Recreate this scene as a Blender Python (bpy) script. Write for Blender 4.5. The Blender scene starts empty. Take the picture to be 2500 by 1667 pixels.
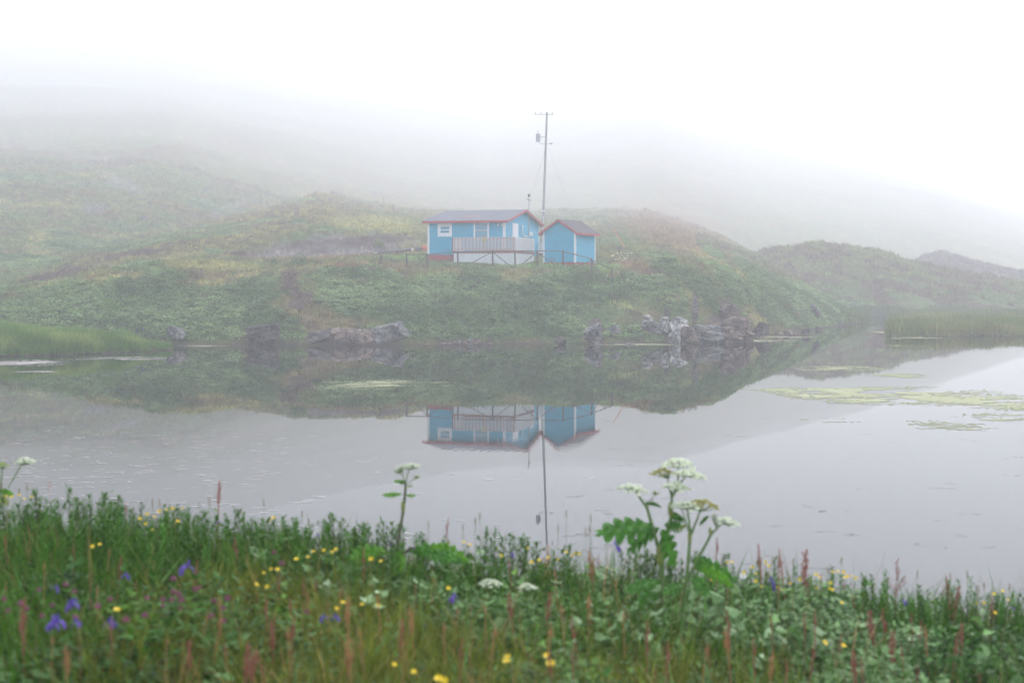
import bpy, bmesh, math, random
import numpy as np
from mathutils import Vector, Matrix, Euler
R = math.radians
random.seed(11); rng = np.random.default_rng(11)
S = bpy.context.scene
COL = S.collection
F = 3472.6; HY = 680.0; CZ = 3.84          # focal length in photo pixels, horizon row, eye height over the water

# ------------------------------------------------------------------ camera
cd = bpy.data.cameras.new('camera'); cam = bpy.data.objects.new('camera', cd); COL.objects.link(cam); S.camera = cam
cd.lens = 50.0; cd.sensor_width = 36.0; cd.clip_start = 0.05; cd.clip_end = 4000
cam.location = (0, 0, CZ); cam.rotation_euler = (R(90), 0, 0)
cd.shift_y = -(833.5 - HY) / 2500.0
cd.dof.use_dof = True; cd.dof.focus_distance = 97; cd.dof.aperture_fstop = 3.4

# ------------------------------------------------------------------ sky and sun
W = bpy.data.worlds.new('World'); S.world = W; W.use_nodes = True
nt = W.node_tree; nt.nodes.clear()
sky = nt.nodes.new('ShaderNodeTexSky'); sky.sky_type = 'NISHITA'; sky.sun_disc = False
sky.sun_elevation = R(48); sky.sun_rotation = R(30); sky.air_density = 1.0; sky.dust_density = 1.0; sky.ozone_density = 1.0
hs = nt.nodes.new('ShaderNodeHueSaturation'); hs.inputs['Saturation'].default_value = 0.52
bg = nt.nodes.new('ShaderNodeBackground'); bg.inputs['Strength'].default_value = 0.15
wo = nt.nodes.new('ShaderNodeOutputWorld')
nt.links.new(sky.outputs[0], hs.inputs['Color']); nt.links.new(hs.outputs[0], bg.inputs['Color']); nt.links.new(bg.outputs[0], wo.inputs['Surface'])
sd = bpy.data.lights.new('sun', 'SUN'); sd.energy = 1.3; sd.angle = R(40); sd.color = (1.0, 0.97, 0.93)
sun = bpy.data.objects.new('sun', sd); COL.objects.link(sun); sun.rotation_euler = (R(-42), 0, R(-30))
S.view_settings.view_transform = 'Standard'; S.view_settings.look = 'None'
S.view_settings.gamma = 1.0; S.view_settings.exposure = 1.52
cy = S.cycles
cy.max_bounces = 7; cy.diffuse_bounces = 3; cy.glossy_bounces = 3; cy.transmission_bounces = 3; cy.volume_bounces = 3
cy.transparent_max_bounces = 6; cy.caustics_reflective = False; cy.caustics_refractive = False
cy.use_denoising = True; cy.use_adaptive_sampling = True; cy.adaptive_threshold = 0.02
cy.sample_clamp_indirect = 6

# ------------------------------------------------------------------ helpers
def P(px, py, D):                       # the place D metres off that the photo shows at (px, py)
    return Vector(((px - 1250) / F * D, D, CZ - (py - HY) / F * D))
def tag(o, label=None, cat=None, group=None, kind=None):
    if label: o['label'] = label
    if cat: o['category'] = cat
    if group: o['group'] = group
    if kind: o['kind'] = kind
    return o
def empty(name, loc, rz=0.0):
    o = bpy.data.objects.new(name, None); COL.objects.link(o); o.location = loc; o.rotation_euler = (0, 0, rz)
    o.empty_display_size = 0.2
    return o
class MB:
    def __init__(s): s.v = []; s.f = []; s.m = []
    def add(s, vs, fs, mi=0):
        b = len(s.v); s.v.extend([tuple(v) for v in vs]); s.f.extend([tuple(b + i for i in f) for f in fs]); s.m.extend([mi] * len(fs))
    def box(s, x0, x1, y0, y1, z0, z1, mi=0):
        s.add([(x, y, z) for z in (z0, z1) for y in (y0, y1) for x in (x0, x1)],
              [(0, 2, 3, 1), (4, 5, 7, 6), (0, 1, 5, 4), (2, 6, 7, 3), (0, 4, 6, 2), (1, 3, 7, 5)], mi)
    def obox(s, o, ax, ay, az, mi=0):    # box from corner o along three edge vectors
        o = Vector(o); ax = Vector(ax); ay = Vector(ay); az = Vector(az)
        s.add([o + ax * i + ay * j + az * k for k in (0, 1) for j in (0, 1) for i in (0, 1)],
              [(0, 2, 3, 1), (4, 5, 7, 6), (0, 1, 5, 4), (2, 6, 7, 3), (0, 4, 6, 2), (1, 3, 7, 5)], mi)
    def tube(s, pts, rad, n=6, mi=0, cap=True):
        pts = [Vector(p) for p in pts]
        if not hasattr(rad, '__len__'): rad = [rad] * len(pts)
        b = len(s.v); up = Vector((0, 0, 1))
        for i, p in enumerate(pts):
            d = (pts[min(i + 1, len(pts) - 1)] - pts[max(i - 1, 0)]).normalized()
            a = d.cross(up if abs(d.z) < 0.9 else Vector((1, 0, 0))).normalized(); c = d.cross(a)
            for k in range(n):
                t = 2 * math.pi * k / n
                s.v.append(tuple(p + (a * math.cos(t) + c * math.sin(t)) * rad[i]))
        for i in range(len(pts) - 1):
            for k in range(n):
                s.f.append((b + i * n + k, b + i * n + (k + 1) % n, b + (i + 1) * n + (k + 1) % n, b + (i + 1) * n + k)); s.m.append(mi)
        if cap:
            s.f.append(tuple(b + k for k in range(n))[::-1]); s.m.append(mi)
            s.f.append(tuple(b + (len(pts) - 1) * n + k for k in range(n))); s.m.append(mi)
    def blob(s, c, rx, ry, rz, mi=0, seg=5, ring=3, jit=0.0):
        vs = [(c[0], c[1], c[2] - rz)]
        for i in range(1, ring + 1):
            ph = -math.pi / 2 + math.pi * i / (ring + 1)
            for k in range(seg):
                t = 2 * math.pi * (k + 0.5 * (i % 2)) / seg; j = 1 + random.uniform(-jit, jit)
                vs.append((c[0] + rx * math.cos(ph) * math.cos(t) * j, c[1] + ry * math.cos(ph) * math.sin(t) * j, c[2] + rz * math.sin(ph) * j))
        vs.append((c[0], c[1], c[2] + rz)); fs = []
        for k in range(seg): fs.append((0, 1 + (k + 1) % seg, 1 + k))
        for i in range(ring - 1):
            for k in range(seg):
                a = 1 + i * seg; b = a + seg
                fs.append((a + k, a + (k + 1) % seg, b + (k + 1) % seg, b + k))
        a = 1 + (ring - 1) * seg
        for k in range(seg): fs.append((a + k, a + (k + 1) % seg, len(vs) - 1))
        s.add(vs, fs, mi)
    def strip(s, pts, wid, side, mi=0):  # flat ribbon through pts
        vs = []; side = Vector(side)
        for p, w in zip(pts, wid): p = Vector(p); vs += [p - side * w / 2, p + side * w / 2]
        s.add(vs, [(2 * i, 2 * i + 1, 2 * i + 3, 2 * i + 2) for i in range(len(pts) - 1)], mi)
    def mesh(s, name, mats, smooth=False):
        me = bpy.data.meshes.new(name); me.from_pydata(s.v, [], s.f)
        if not isinstance(mats, (list, tuple)): mats = [mats]
        for m in mats: me.materials.append(m)
        me.polygons.foreach_set('material_index', s.m)
        if smooth: me.polygons.foreach_set('use_smooth', [True] * len(s.f))
        me.update(); return me
    def build(s, name, mats, parent=None, smooth=False, loc=None):
        o = bpy.data.objects.new(name, s.mesh(name, mats, smooth)); COL.objects.link(o)
        if parent is not None: o.parent = parent
        if loc is not None: o.location = loc
        return o
def copy_tree(o, parent=None):
    c = o.copy(); COL.objects.link(c); c.parent = parent
    for ch in list(o.children): copy_tree(ch, c)
    return c

# value noise on arrays
_T = rng.random((256, 256))
def vn(x, y, seed=0):
    x = np.asarray(x, float) + seed * 17.31; y = np.asarray(y, float) + seed * 9.77
    xi = np.floor(x).astype(int); yi = np.floor(y).astype(int); fx = x - xi; fy = y - yi
    fx = fx * fx * (3 - 2 * fx); fy = fy * fy * (3 - 2 * fy)
    a = _T[xi & 255, yi & 255]; b = _T[(xi + 1) & 255, yi & 255]; c = _T[xi & 255, (yi + 1) & 255]; d = _T[(xi + 1) & 255, (yi + 1) & 255]
    return (a * (1 - fx) + b * fx) * (1 - fy) + (c * (1 - fx) + d * fx) * fy
def fbm(x, y, o=4, seed=0):
    r = 0; a = 0.5; n = 0
    for i in range(o): r = r + a * vn(x * 2 ** i, y * 2 ** i, seed + i * 3); n += a; a *= 0.5
    return r / n
def sm(a, b, x): t = np.clip((x - a) / (b - a), 0, 1); return t * t * (3 - 2 * t)

# ------------------------------------------------------------------ materials
def mat(name, col, rough=0.8, spec=0.3, noise=0.0, nscale=5.0, bump=0.0, bscale=20.0, metal=0.0, attr=None, inst=None, trans=0.0, coat=0.0, stretch=None):
    m = bpy.data.materials.new(name); m.use_nodes = True; t = m.node_tree; N = t.nodes; L = t.links
    p = N['Principled BSDF']; p.inputs['Roughness'].default_value = rough; p.inputs['Specular IOR Level'].default_value = spec
    p.inputs['Metallic'].default_value = metal; p.inputs['Coat Weight'].default_value = coat
    p.inputs['Base Color'].default_value = (*col, 1); src = None
    if attr or inst:
        a = N.new('ShaderNodeAttribute'); a.attribute_name = attr or inst; a.attribute_type = 'INSTANCER' if inst else 'GEOMETRY'
        src = a.outputs['Color']
    tc = N.new('ShaderNodeTexCoord'); vec = tc.outputs['Object']
    if stretch:
        mp = N.new('ShaderNodeMapping'); mp.inputs['Scale'].default_value = stretch; L.new(vec, mp.inputs['Vector']); vec = mp.outputs[0]
    if noise:
        n = N.new('ShaderNodeTexNoise'); n.inputs['Scale'].default_value = nscale; n.inputs['Detail'].default_value = 6; n.inputs['Roughness'].default_value = 0.65
        L.new(vec, n.inputs['Vector'])
        mr = N.new('ShaderNodeMapRange'); mr.inputs[1].default_value = 0.3; mr.inputs[2].default_value = 0.7
        mr.inputs[3].default_value = 1 - noise; mr.inputs[4].default_value = 1 + noise; L.new(n.outputs[0], mr.inputs[0])
        vm = N.new('ShaderNodeVectorMath'); vm.operation = 'SCALE'
        if src: L.new(src, vm.inputs[0])
        else: vm.inputs[0].default_value = col
        L.new(mr.outputs[0], vm.inputs['Scale']); src = vm.outputs[0]
    if src: L.new(src, p.inputs['Base Color'])
    if bump:
        n2 = N.new('ShaderNodeTexNoise'); n2.inputs['Scale'].default_value = bscale; n2.inputs['Detail'].default_value = 5; L.new(vec, n2.inputs['Vector'])
        b = N.new('ShaderNodeBump'); b.inputs['Strength'].default_value = bump; b.inputs['Distance'].default_value = 1.0 / bscale; L.new(n2.outputs[0], b.inputs['Height']); L.new(b.outputs[0], p.inputs['Normal'])
    if trans:
        tr = N.new('ShaderNodeBsdfTranslucent'); mx = N.new('ShaderNodeMixShader'); mx.inputs[0].default_value = trans
        if src: L.new(src, tr.inputs['Color'])
        else: tr.inputs['Color'].default_value = (*col, 1)
        L.new(p.outputs[0], mx.inputs[1]); L.new(tr.outputs[0], mx.inputs[2]); L.new(mx.outputs[0], N['Material Output'].inputs['Surface'])
    return m
M = {
 'terrain': mat('terrain', (.1, .1, .05), 0.95, 0.1, noise=0.5, nscale=3.5, bump=0.8, bscale=9, attr='Col'),
 'meadow': mat('meadow_soil', (.035, .045, .018), 0.95, 0.1, noise=0.4, nscale=9, bump=0.6, bscale=30),
 'tint_leaf': mat('leaf_tinted', (.1, .2, .05), 0.6, 0.22, noise=0.25, nscale=6, inst='tint', trans=0.25),
 'tint_grass': mat('grass_tinted', (.1, .2, .05), 0.7, 0.15, noise=0.2, nscale=4, inst='tint', trans=0.25),
 'blue': mat('blue_siding', (.004, .36, .54), 0.55, 0.3, noise=0.10, nscale=1.2, stretch=(1, 1, 3)),
 'white': mat('white_trim', (.78, .80, .82), 0.5, 0.3, noise=0.05, nscale=3),
 'white_board': mat('white_skirting_board', (.66, .67, .68), 0.7, 0.2, noise=0.12, nscale=2.2, stretch=(3, 3, 1)),
 'red': mat('red_trim', (.40, .05, .06), 0.55, 0.3, noise=0.12, nscale=3),
 'brown_red': mat('redbrown_timber', (.26, .07, .045), 0.7, 0.2, noise=0.2, nscale=5),
 'roof': mat('grey_shingle', (.15, .155, .18), 0.9, 0.2, noise=0.22, nscale=2.5, bump=0.4, bscale=18),
 'roof_dark': mat('dark_shingle', (.085, .08, .085), 0.9, 0.2, noise=0.2, nscale=3, bump=0.4, bscale=18),
 'curtain': mat('net_curtain_glass', (.27, .25, .26), 0.25, 0.5, noise=0.18, nscale=9, stretch=(4, 4, .4)),
 'pane': mat('dark_glass', (.16, .18, .20), 0.12, 0.5, noise=0.15, nscale=4),
 'wood': mat('weathered_wood', (.12, .10, .092), 0.9, 0.15, noise=0.25, nscale=8, bump=0.3, bscale=30),
 'pole_wood': mat('pole_wood', (.38, .36, .37), 0.9, 0.15, noise=0.2, nscale=4),
 'metal': mat('grey_metal', (.42, .43, .45), 0.45, 0.5, noise=0.1),
 'wire': mat('dark_wire', (.08, .08, .09), 0.6, 0.3),
 'pipe': mat('black_plastic_pipe', (.05, .055, .075), 0.5, 0.4, noise=0.15, nscale=5),
 'orange': mat('orange_paint', (.65, .22, .06), 0.6, 0.3, noise=0.15),
 'tarp': mat('faded_orange_tarp', (.50, .13, .08), 0.6, 0.3, noise=0.25, nscale=5),
 'scrap_white': mat('white_plastic', (.8, .82, .85), 0.5, 0.4),
 'scrap_blue': mat('blue_plastic', (.10, .16, .45), 0.5, 0.4),
 'scum': mat('pale_scum', (.36, .33, .30), 0.8, 0.2, noise=0.2, nscale=5),
 'algae': mat('yellow_green_algae', (.34, .35, .20), 0.85, 0.15, noise=0.15, nscale=2.2, stretch=(.5, 1.6, 1)),
 'straw': mat('floating_straw', (.60, .57, .55), 0.7, 0.2),
 'straw_dark': mat('floating_straw_dark', (.10, .07, .06), 0.7, 0.2),
 'stem': mat('green_stem', (.13, .21, .06), 0.6, 0.3, noise=0.2, nscale=30),
 'stem_dark': mat('purple_green_stem', (.10, .11, .045), 0.6, 0.3, noise=0.2, nscale=30),
 'bigleaf': mat('hogweed_leaf', (.075, .23, .022), 0.5, 0.4, noise=0.35, nscale=22, bump=0.5, bscale=60, trans=0.25),
 'bigleaf_light': mat('hogweed_leaf_light', (.13, .33, .02), 0.5, 0.4, noise=0.25, nscale=22, bump=0.5, bscale=60, trans=0.35),
 'floret': mat('cream_floret', (.72, .76, .56), 0.7, 0.2, noise=0.18, nscale=60),
 'floret_green': mat('green_floret', (.34, .42, .12), 0.7, 0.2, noise=0.25, nscale=60),
 'floret_old': mat('yellowed_floret', (.36, .33, .07), 0.7, 0.2, noise=0.25, nscale=60),
 'sheath': mat('pale_sheath', (.34, .38, .12), 0.6, 0.3, trans=0.3),
 'yellow': mat('buttercup_petal', (.85, .60, .01), 0.35, 0.5),
 'yellow_c': mat('buttercup_centre', (.55, .42, .02), 0.7, 0.2),
 'pink': mat('clover_floret', (.30, .10, .17), 0.7, 0.2, noise=0.35, nscale=160),
 'purple': mat('iris_petal', (.14, .08, .42), 0.5, 0.3, noise=0.25, nscale=40, trans=0.25),
 'sorrel': mat('sorrel_seed', (.34, .12, .09), 0.75, 0.2, noise=0.35, nscale=60),
 'sorrel_tan': mat('sorrel_seed_tan', (.44, .22, .10), 0.75, 0.2, noise=0.35, nscale=60),
 'daisy': mat('white_petal', (.8, .8, .78), 0.6, 0.2),
 'grassblade': mat('grass_blade', (.11, .20, .05), 0.6, 0.3, noise=0.2, nscale=20, trans=0.25),
 'upright': mat('leafy_stem_green', (.075, .19, .025), 0.55, 0.35, noise=0.25, nscale=30, trans=0.2),
 'seedhead': mat('grass_seedhead', (.28, .22, .13), 0.8, 0.2),
 'stick': mat('dark_driftwood', (.07, .045, .035), 0.85, 0.2, noise=0.25, nscale=20),
}
def rock_mat(name, a, b, streak, scale=2.2):
    m = bpy.data.materials.new(name); m.use_nodes = True; t = m.node_tree; N = t.nodes; L = t.links; p = N['Principled BSDF']
    p.inputs['Roughness'].default_value = 0.9; p.inputs['Specular IOR Level'].default_value = 0.2
    tc = N.new('ShaderNodeTexCoord')
    n = N.new('ShaderNodeTexNoise'); n.inputs['Scale'].default_value = scale; n.inputs['Detail'].default_value = 5; n.inputs['Roughness'].default_value = 0.6; L.new(tc.outputs['Object'], n.inputs['Vector'])
    r = N.new('ShaderNodeValToRGB'); e = r.color_ramp.elements
    e[0].position = 0.35; e[0].color = (*a, 1); e[1].position = 0.62; e[1].color = (*b, 1)
    x = e.new(0.72); x.color = (*streak, 1); L.new(n.outputs[0], r.inputs[0]); L.new(r.outputs[0], p.inputs['Base Color'])
    v = N.new('ShaderNodeTexVoronoi'); v.feature = 'DISTANCE_TO_EDGE'; v.inputs['Scale'].default_value = scale * 1.6; L.new(tc.outputs['Object'], v.inputs['Vector'])
    mr = N.new('ShaderNodeMapRange'); mr.inputs[2].default_value = 0.07; L.new(v.outputs[0], mr.inputs[0])
    ad = N.new('ShaderNodeMath'); ad.operation = 'ADD'; L.new(mr.outputs[0], ad.inputs[0]); L.new(n.outputs[0], ad.inputs[1])
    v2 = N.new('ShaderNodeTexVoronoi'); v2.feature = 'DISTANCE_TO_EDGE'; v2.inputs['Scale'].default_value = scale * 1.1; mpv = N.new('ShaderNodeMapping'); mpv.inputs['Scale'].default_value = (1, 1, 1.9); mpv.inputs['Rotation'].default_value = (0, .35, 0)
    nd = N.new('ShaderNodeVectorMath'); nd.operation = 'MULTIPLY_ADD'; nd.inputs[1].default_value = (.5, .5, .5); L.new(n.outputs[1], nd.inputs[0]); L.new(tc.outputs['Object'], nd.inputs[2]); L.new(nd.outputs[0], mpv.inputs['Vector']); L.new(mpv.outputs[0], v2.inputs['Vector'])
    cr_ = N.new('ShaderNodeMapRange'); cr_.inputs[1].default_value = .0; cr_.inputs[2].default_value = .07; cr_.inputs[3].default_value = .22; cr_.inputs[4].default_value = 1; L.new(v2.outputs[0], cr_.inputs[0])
    cm = N.new('ShaderNodeVectorMath'); cm.operation = 'SCALE'; L.new(r.outputs[0], cm.inputs[0]); L.new(cr_.outputs[0], cm.inputs['Scale']); L.new(cm.outputs[0], p.inputs['Base Color'])  # cracks, with their shadow painted dark into the base colour
    b_ = N.new('ShaderNodeBump'); b_.inputs['Strength'].default_value = 0.6; b_.inputs['Distance'].default_value = 0.06; L.new(ad.outputs[0], b_.inputs['Height']); L.new(b_.outputs[0], p.inputs['Normal'])
    return m
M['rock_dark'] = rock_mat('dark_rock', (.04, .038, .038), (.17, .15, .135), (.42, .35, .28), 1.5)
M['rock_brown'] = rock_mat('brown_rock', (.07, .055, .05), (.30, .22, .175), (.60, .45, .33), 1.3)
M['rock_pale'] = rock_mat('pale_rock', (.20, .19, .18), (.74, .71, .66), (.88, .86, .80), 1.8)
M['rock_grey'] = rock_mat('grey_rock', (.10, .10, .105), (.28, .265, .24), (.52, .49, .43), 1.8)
# cabin roof: rust coloured worn patch stays inside the shingle material
wm = bpy.data.materials.new('water'); wm.use_nodes = True
def water_mat():
    t = wm.node_tree; N = t.nodes; L = t.links; p = N['Principled BSDF']
    p.inputs['Base Color'].default_value = (.018, .020, .017, 1); p.inputs['Roughness'].default_value = 0.012; p.inputs['IOR'].default_value = 1.33
    p.inputs['Specular IOR Level'].default_value = 0.40
    tc = N.new('ShaderNodeTexCoord')
    def layer(scale, sx, sy, strength, dist, detail=3):
        mp = N.new('ShaderNodeMapping'); mp.inputs['Scale'].default_value = (sx, sy, 1); L.new(tc.outputs['Object'], mp.inputs['Vector'])
        n = N.new('ShaderNodeTexNoise'); n.inputs['Scale'].default_value = scale; n.inputs['Detail'].default_value = detail; L.new(mp.outputs[0], n.inputs['Vector'])
        return n.outputs[0]
    a = layer(2.2, 1.0, 1.0, 0, 0, 1); b = layer(0.10, 1, 1, 0, 0)
    # a small gust patch of ripples off the cabin's reflection
    sepx = N.new('ShaderNodeSeparateXYZ'); L.new(tc.outputs['Object'], sepx.inputs[0])
    wv = N.new('ShaderNodeTexWave'); wv.wave_type = 'RINGS'; wv.rings_direction = 'SPHERICAL'; wv.inputs['Scale'].default_value = 1.6; wv.inputs['Distortion'].default_value = 3.0; wv.inputs['Detail'].default_value = 1
    mp2 = N.new('ShaderNodeMapping'); mp2.inputs['Location'].default_value = (-1.5, -31.0, 0); L.new(tc.outputs['Object'], mp2.inputs['Vector']); L.new(mp2.outputs[0], wv.inputs['Vector'])
    ln = N.new('ShaderNodeVectorMath'); ln.operation = 'LENGTH'; L.new(mp2.outputs[0], ln.inputs[0])
    fall = N.new('ShaderNodeMapRange'); fall.inputs[1].default_value = 5.5; fall.inputs[2].default_value = 0.5; fall.inputs[3].default_value = 0; fall.inputs[4].default_value = 1; L.new(ln.outputs['Value'], fall.inputs[0])
    mw = N.new('ShaderNodeMath'); mw.operation = 'MULTIPLY'; L.new(wv.outputs[1], mw.inputs[0]); L.new(fall.outputs[0], mw.inputs[1])
    b1 = N.new('ShaderNodeBump'); b1.inputs['Strength'].default_value = 1.0; b1.inputs['Distance'].default_value = 0.00035; L.new(a, b1.inputs['Height'])
    b2 = N.new('ShaderNodeBump'); b2.inputs['Strength'].default_value = 1.0; b2.inputs['Distance'].default_value = 0.00015; L.new(mw.outputs[0], b2.inputs['Height']); L.new(b1.outputs[0], b2.inputs['Normal'])
    L.new(b2.outputs[0], p.inputs['Normal'])
water_mat(); M['water'] = wm

# ------------------------------------------------------------------ the far shore: one terrain sheet
cA = np.array([-1500, -400, 0, 200, 400, 600, 780, 960, 1150, 1300, 1450, 1600, 1750, 1860, 1960, 2070, 2180, 3900.])
sD = np.array([78, 79, 81, 81.5, 82, 82, 82, 82, 83, 84, 84, 85, 87, 95, 104, 118, 132, 132.])
z3 = np.array([1.5, 1.5, 1.8, 2.2, 2.4, 2.4, 2.3, 2.3, 2.3, 2.3, 2.4, 2.7, 2.6, 1.7, 1.1, .5, -1, -1])
D4 = np.array([88, 88, 90, 92, 94, 94.5, 95, 95, 95, 95, 95, 97, 100, 105, 112, 124, 140, 140.])
z4 = np.array([2, 2.2, 2.85, 3.84, 4.95, 4.62, 4.5, 4.55, 4.6, 4.5, 4.3, 5.2, 4.6, 3.2, 2.0, .8, -1, -1])
# photo columns:  -1500 -400   0  200  400  600  780  960 1150 1300 1450 1600 1750 1860 1960 2070 2180 3900
D5 = np.array([98, 98, 98, 98, 99, 100, 101, 101, 101, 101, 101, 105, 108, 112, 117, 127, 143, 143.])
z5 = np.array([2.5, 2.6, 3.0, 3.6, 4.8, 4.8, 4.9, 5.2, 5.12, 4.97, 5.0, 5.1, 4.5, 4.0, 2.6, .9, -1, -1])
D6 = np.array([113, 113, 112, 112, 112, 113, 114, 114, 118, 120, 117, 125, 125, 125, 125, 129, 145, 145.])
z6 = np.array([3, 3, 3.6, 4.5, 5.3, 5.3, 5.4, 5.4, 6.4, 6.7, 6.1, 6.8, 5.7, 4.55, 2.9, .95, -1, -1])
D7 = np.array([118, 118, 117, 117, 117, 117, 117, 118, 160, 165, 155, 170, 165, 150, 135, 130, 146, 146.])
z7 = np.array([3.5, 3.6, 4.1, 5.0, 6.1, 6.6, 7.4, 7.6, 9.6, 9.8, 8.6, 9.9, 7.8, 5.3, 3.15, .95, -1, -1])
D8 = np.array([126, 126, 126, 135, 155, 190, 235, 330, 420, 450, 460, 400, 280, 190, 145, 133, 150, 150.])
z8 = np.array([4.5, 4.7, 5.1, 6.1, 8.4, 12.6, 18.0, 21.4, 24.6, 26.3, 29.1, 24.0, 12.4, 6.2, 3.45, .9, -1, -1])
rowsA = [(sD - 8, sD * 0 - 1.0), (sD, sD * 0 - .02), (sD + .5, np.where(cA < 2100, .45, -1)), (sD + 5, z3), (D4, z4), (D5, z5), (D6, z6), (D7, z7), (D8, z8), (D8 + 13, z8 - 2.2), (D8 + 60, z8 * 0 - 1), (D8 * 0 + 1260, z8 * 0 - 1)]
cB = np.array([-1500, 0, 400, 800, 1200, 1600, 1900, 2100, 2300, 2500, 2700, 3900.])
pB = [  # per column: (distance, height) of the big hill
 [(110, -1), (118, 3), (130, 6), (190, 16), (310, 34), (430, 53), (620, 90), (850, 146), (1100, 205), (1260, 205)],
 [(110, -1), (118, 3), (130, 5.5), (190, 16), (310, 33), (430, 53), (620, 90), (850, 146), (1100, 200), (1260, 200)],
 [(112, -1), (125, 1), (140, 5), (190, 13.5), (290, 30), (420, 51), (620, 88), (850, 140), (1100, 195), (1260, 195)],
 [(118, -1), (140, 1), (165, 5), (215, 11), (330, 25.7), (430, 41), (580, 66), (800, 107), (1100, 165), (1260, 165)],
 [(120, -1), (160, 1), (220, 6), (300, 14), (390, 26), (500, 41), (680, 70), (900, 113), (1100, 140), (1260, 140)],
 [(120, -1), (180, 1), (230, 7), (290, 15), (350, 24), (460, 41), (660, 76), (860, 109), (1100, 112), (1260, 112)],
 [(150, -1), (200, 1), (250, 6), (330, 15), (420, 26), (590, 49), (800, 78), (1000, 105), (1100, 106), (1260, 106)],
 [(150, -1), (230, 1), (300, 7), (380, 17), (480, 29), (620, 48), (800, 68), (950, 86), (1100, 88), (1260, 88)],
 [(150, -1), (250, 0), (320, 5), (380, 13), (480, 24), (600, 38), (760, 51), (900, 62), (1100, 64), (1260, 64)],
 [(150, -1), (270, 0), (340, 3), (400, 9.6), (500, 17), (620, 27), (740, 35), (850, 43), (1100, 45), (1260, 45)],
 [(150, -1), (270, 0), (340, 1), (400, 4), (500, 10), (620, 18), (720, 23), (800, 27), (1100, 29), (1260, 29)],
 [(150, -1), (270, 0), (340, 0), (400, 1), (500, 2), (620, 4), (660, 5), (700, 5), (1100, 6), (1260, 6)]]
cC = np.array([1500, 1700, 1810, 1913, 2020, 2126, 2232, 2340, 2500, 2800, 3900.])
zC = np.array([1, 4.8, 6.0, 7.75, 7.95, 7.26, 5.92, 4.63, 3.4, 2.9, 2.5])
rowsC = [(135, -1), (143, .02), (152, .36), (162, .74), (172, 1.0), (186, .85), (204, .4), (230, 0), (1260, 0)]
cD_ = np.array([2050, 2150, 2210, 2260, 2300, 2340, 2370, 2430, 2500, 2600, 2800, 3900.])
zD = np.array([0, 4.9, 6.8, 8.4, 9.05, 8.5, 7.43, 6.7, 5.75, 5.1, 4.6, 4])
rowsD = [(188, 0), (197, .35), (206, .82), (215, 1.0), (230, .85), (262, .3), (300, 0), (1260, 0)]
GP = np.linspace(-1500, 3900, 1351)     # photo columns, 4 px apart
GD = np.concatenate([np.arange(60, 190, .3), np.geomspace(190, 1250, 110)])
def make_grid():
    nP, nD = len(GP), len(GD); Z = np.zeros((nP, nD))
    RD = np.array([np.interp(GP, cA, r[0]) for r in rowsA]); RZ = np.array([np.interp(GP, cA, r[1]) for r in rowsA])
    pb_ = np.array(pB); BD = np.array([np.interp(GP, cB, pb_[:, k, 0]) for k in range(10)]); BZ = np.array([np.interp(GP, cB, pb_[:, k, 1]) for k in range(10)])
    hC = np.interp(GP, cC, zC); hD = np.interp(GP, cD_, zD)
    pC = np.interp(GD, [r[0] for r in rowsC], [r[1] for r in rowsC]); pD = np.interp(GD, [r[0] for r in rowsD], [r[1] for r in rowsD])
    for i in range(nP):
        a = np.interp(GD, RD[:, i], RZ[:, i], left=-1.2); b = np.interp(GD, BD[:, i], BZ[:, i], left=-1)
        c = np.where(pC < 0, -1, pC * hC[i]) if GP[i] > 1500 else np.full(nD, -1.)
        d = pD * hD[i] - .5 if GP[i] > 2050 else np.full(nD, -1.)
        e = np.full(nD, -1.)
        if GP[i] > 2170:                 # the marsh flat on the right
            e = np.where((GD > 94.3 + 1.2 * math.sin(GP[i] / 90)) & (GD < 150), .14, -1.)
        if GP[i] > 2168: a = np.where(GD < 150, -1, a)
        g = np.full(nD, -1.)
        if GP[i] < 425:                  # the grassy spit on the left
            fr = np.interp(GP[i], [-1500, 0, 150, 300, 425], [68, 70, 71, 73.6, 76.3]); bk = np.interp(GP[i], [-1500, 60, 220, 425], [84, 84, 80.5, 77.8])
            h = np.interp(GP[i], [-1500, 0, 250, 380, 425], [.95, .85, .5, .3, .0])
            g = np.interp(GD, [fr - .6, fr, fr + .35, fr + 3, bk - 1.5, bk], [-.8, -.02, .18, max(h, .19), max(h * .9, .1), -.1 if GP[i] > 120 else h]) if True else g
            g = np.where((GD < fr - .6) | ((GD > bk) & (GP[i] > 120)), -1, g)
        Z[i] = np.max([a, b, c, d, e, g], axis=0)
    k = np.array([1, 2, 3, 2, 1.]); k /= k.sum()
    flat = (GD < 150)
    def blur(A, ax, n):
        for _ in range(n):
            pad = [(0, 0), (0, 0)]; pad[ax] = (2, 2); B = np.pad(A, pad, mode='edge'); A = sum(w * np.take(B, range(j, j + A.shape[ax]), axis=ax) for j, w in enumerate(k))
        return A
    Zs = blur(blur(Z, 0, 5), 1, 3)
    low = Z < .9                          # keep the waterline crisp
    w = sm(.3, 1.4, Zs)
    return Zs * w + blur(blur(Z, 0, 1), 1, 1) * (1 - w)
GZ = make_grid()
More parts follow.
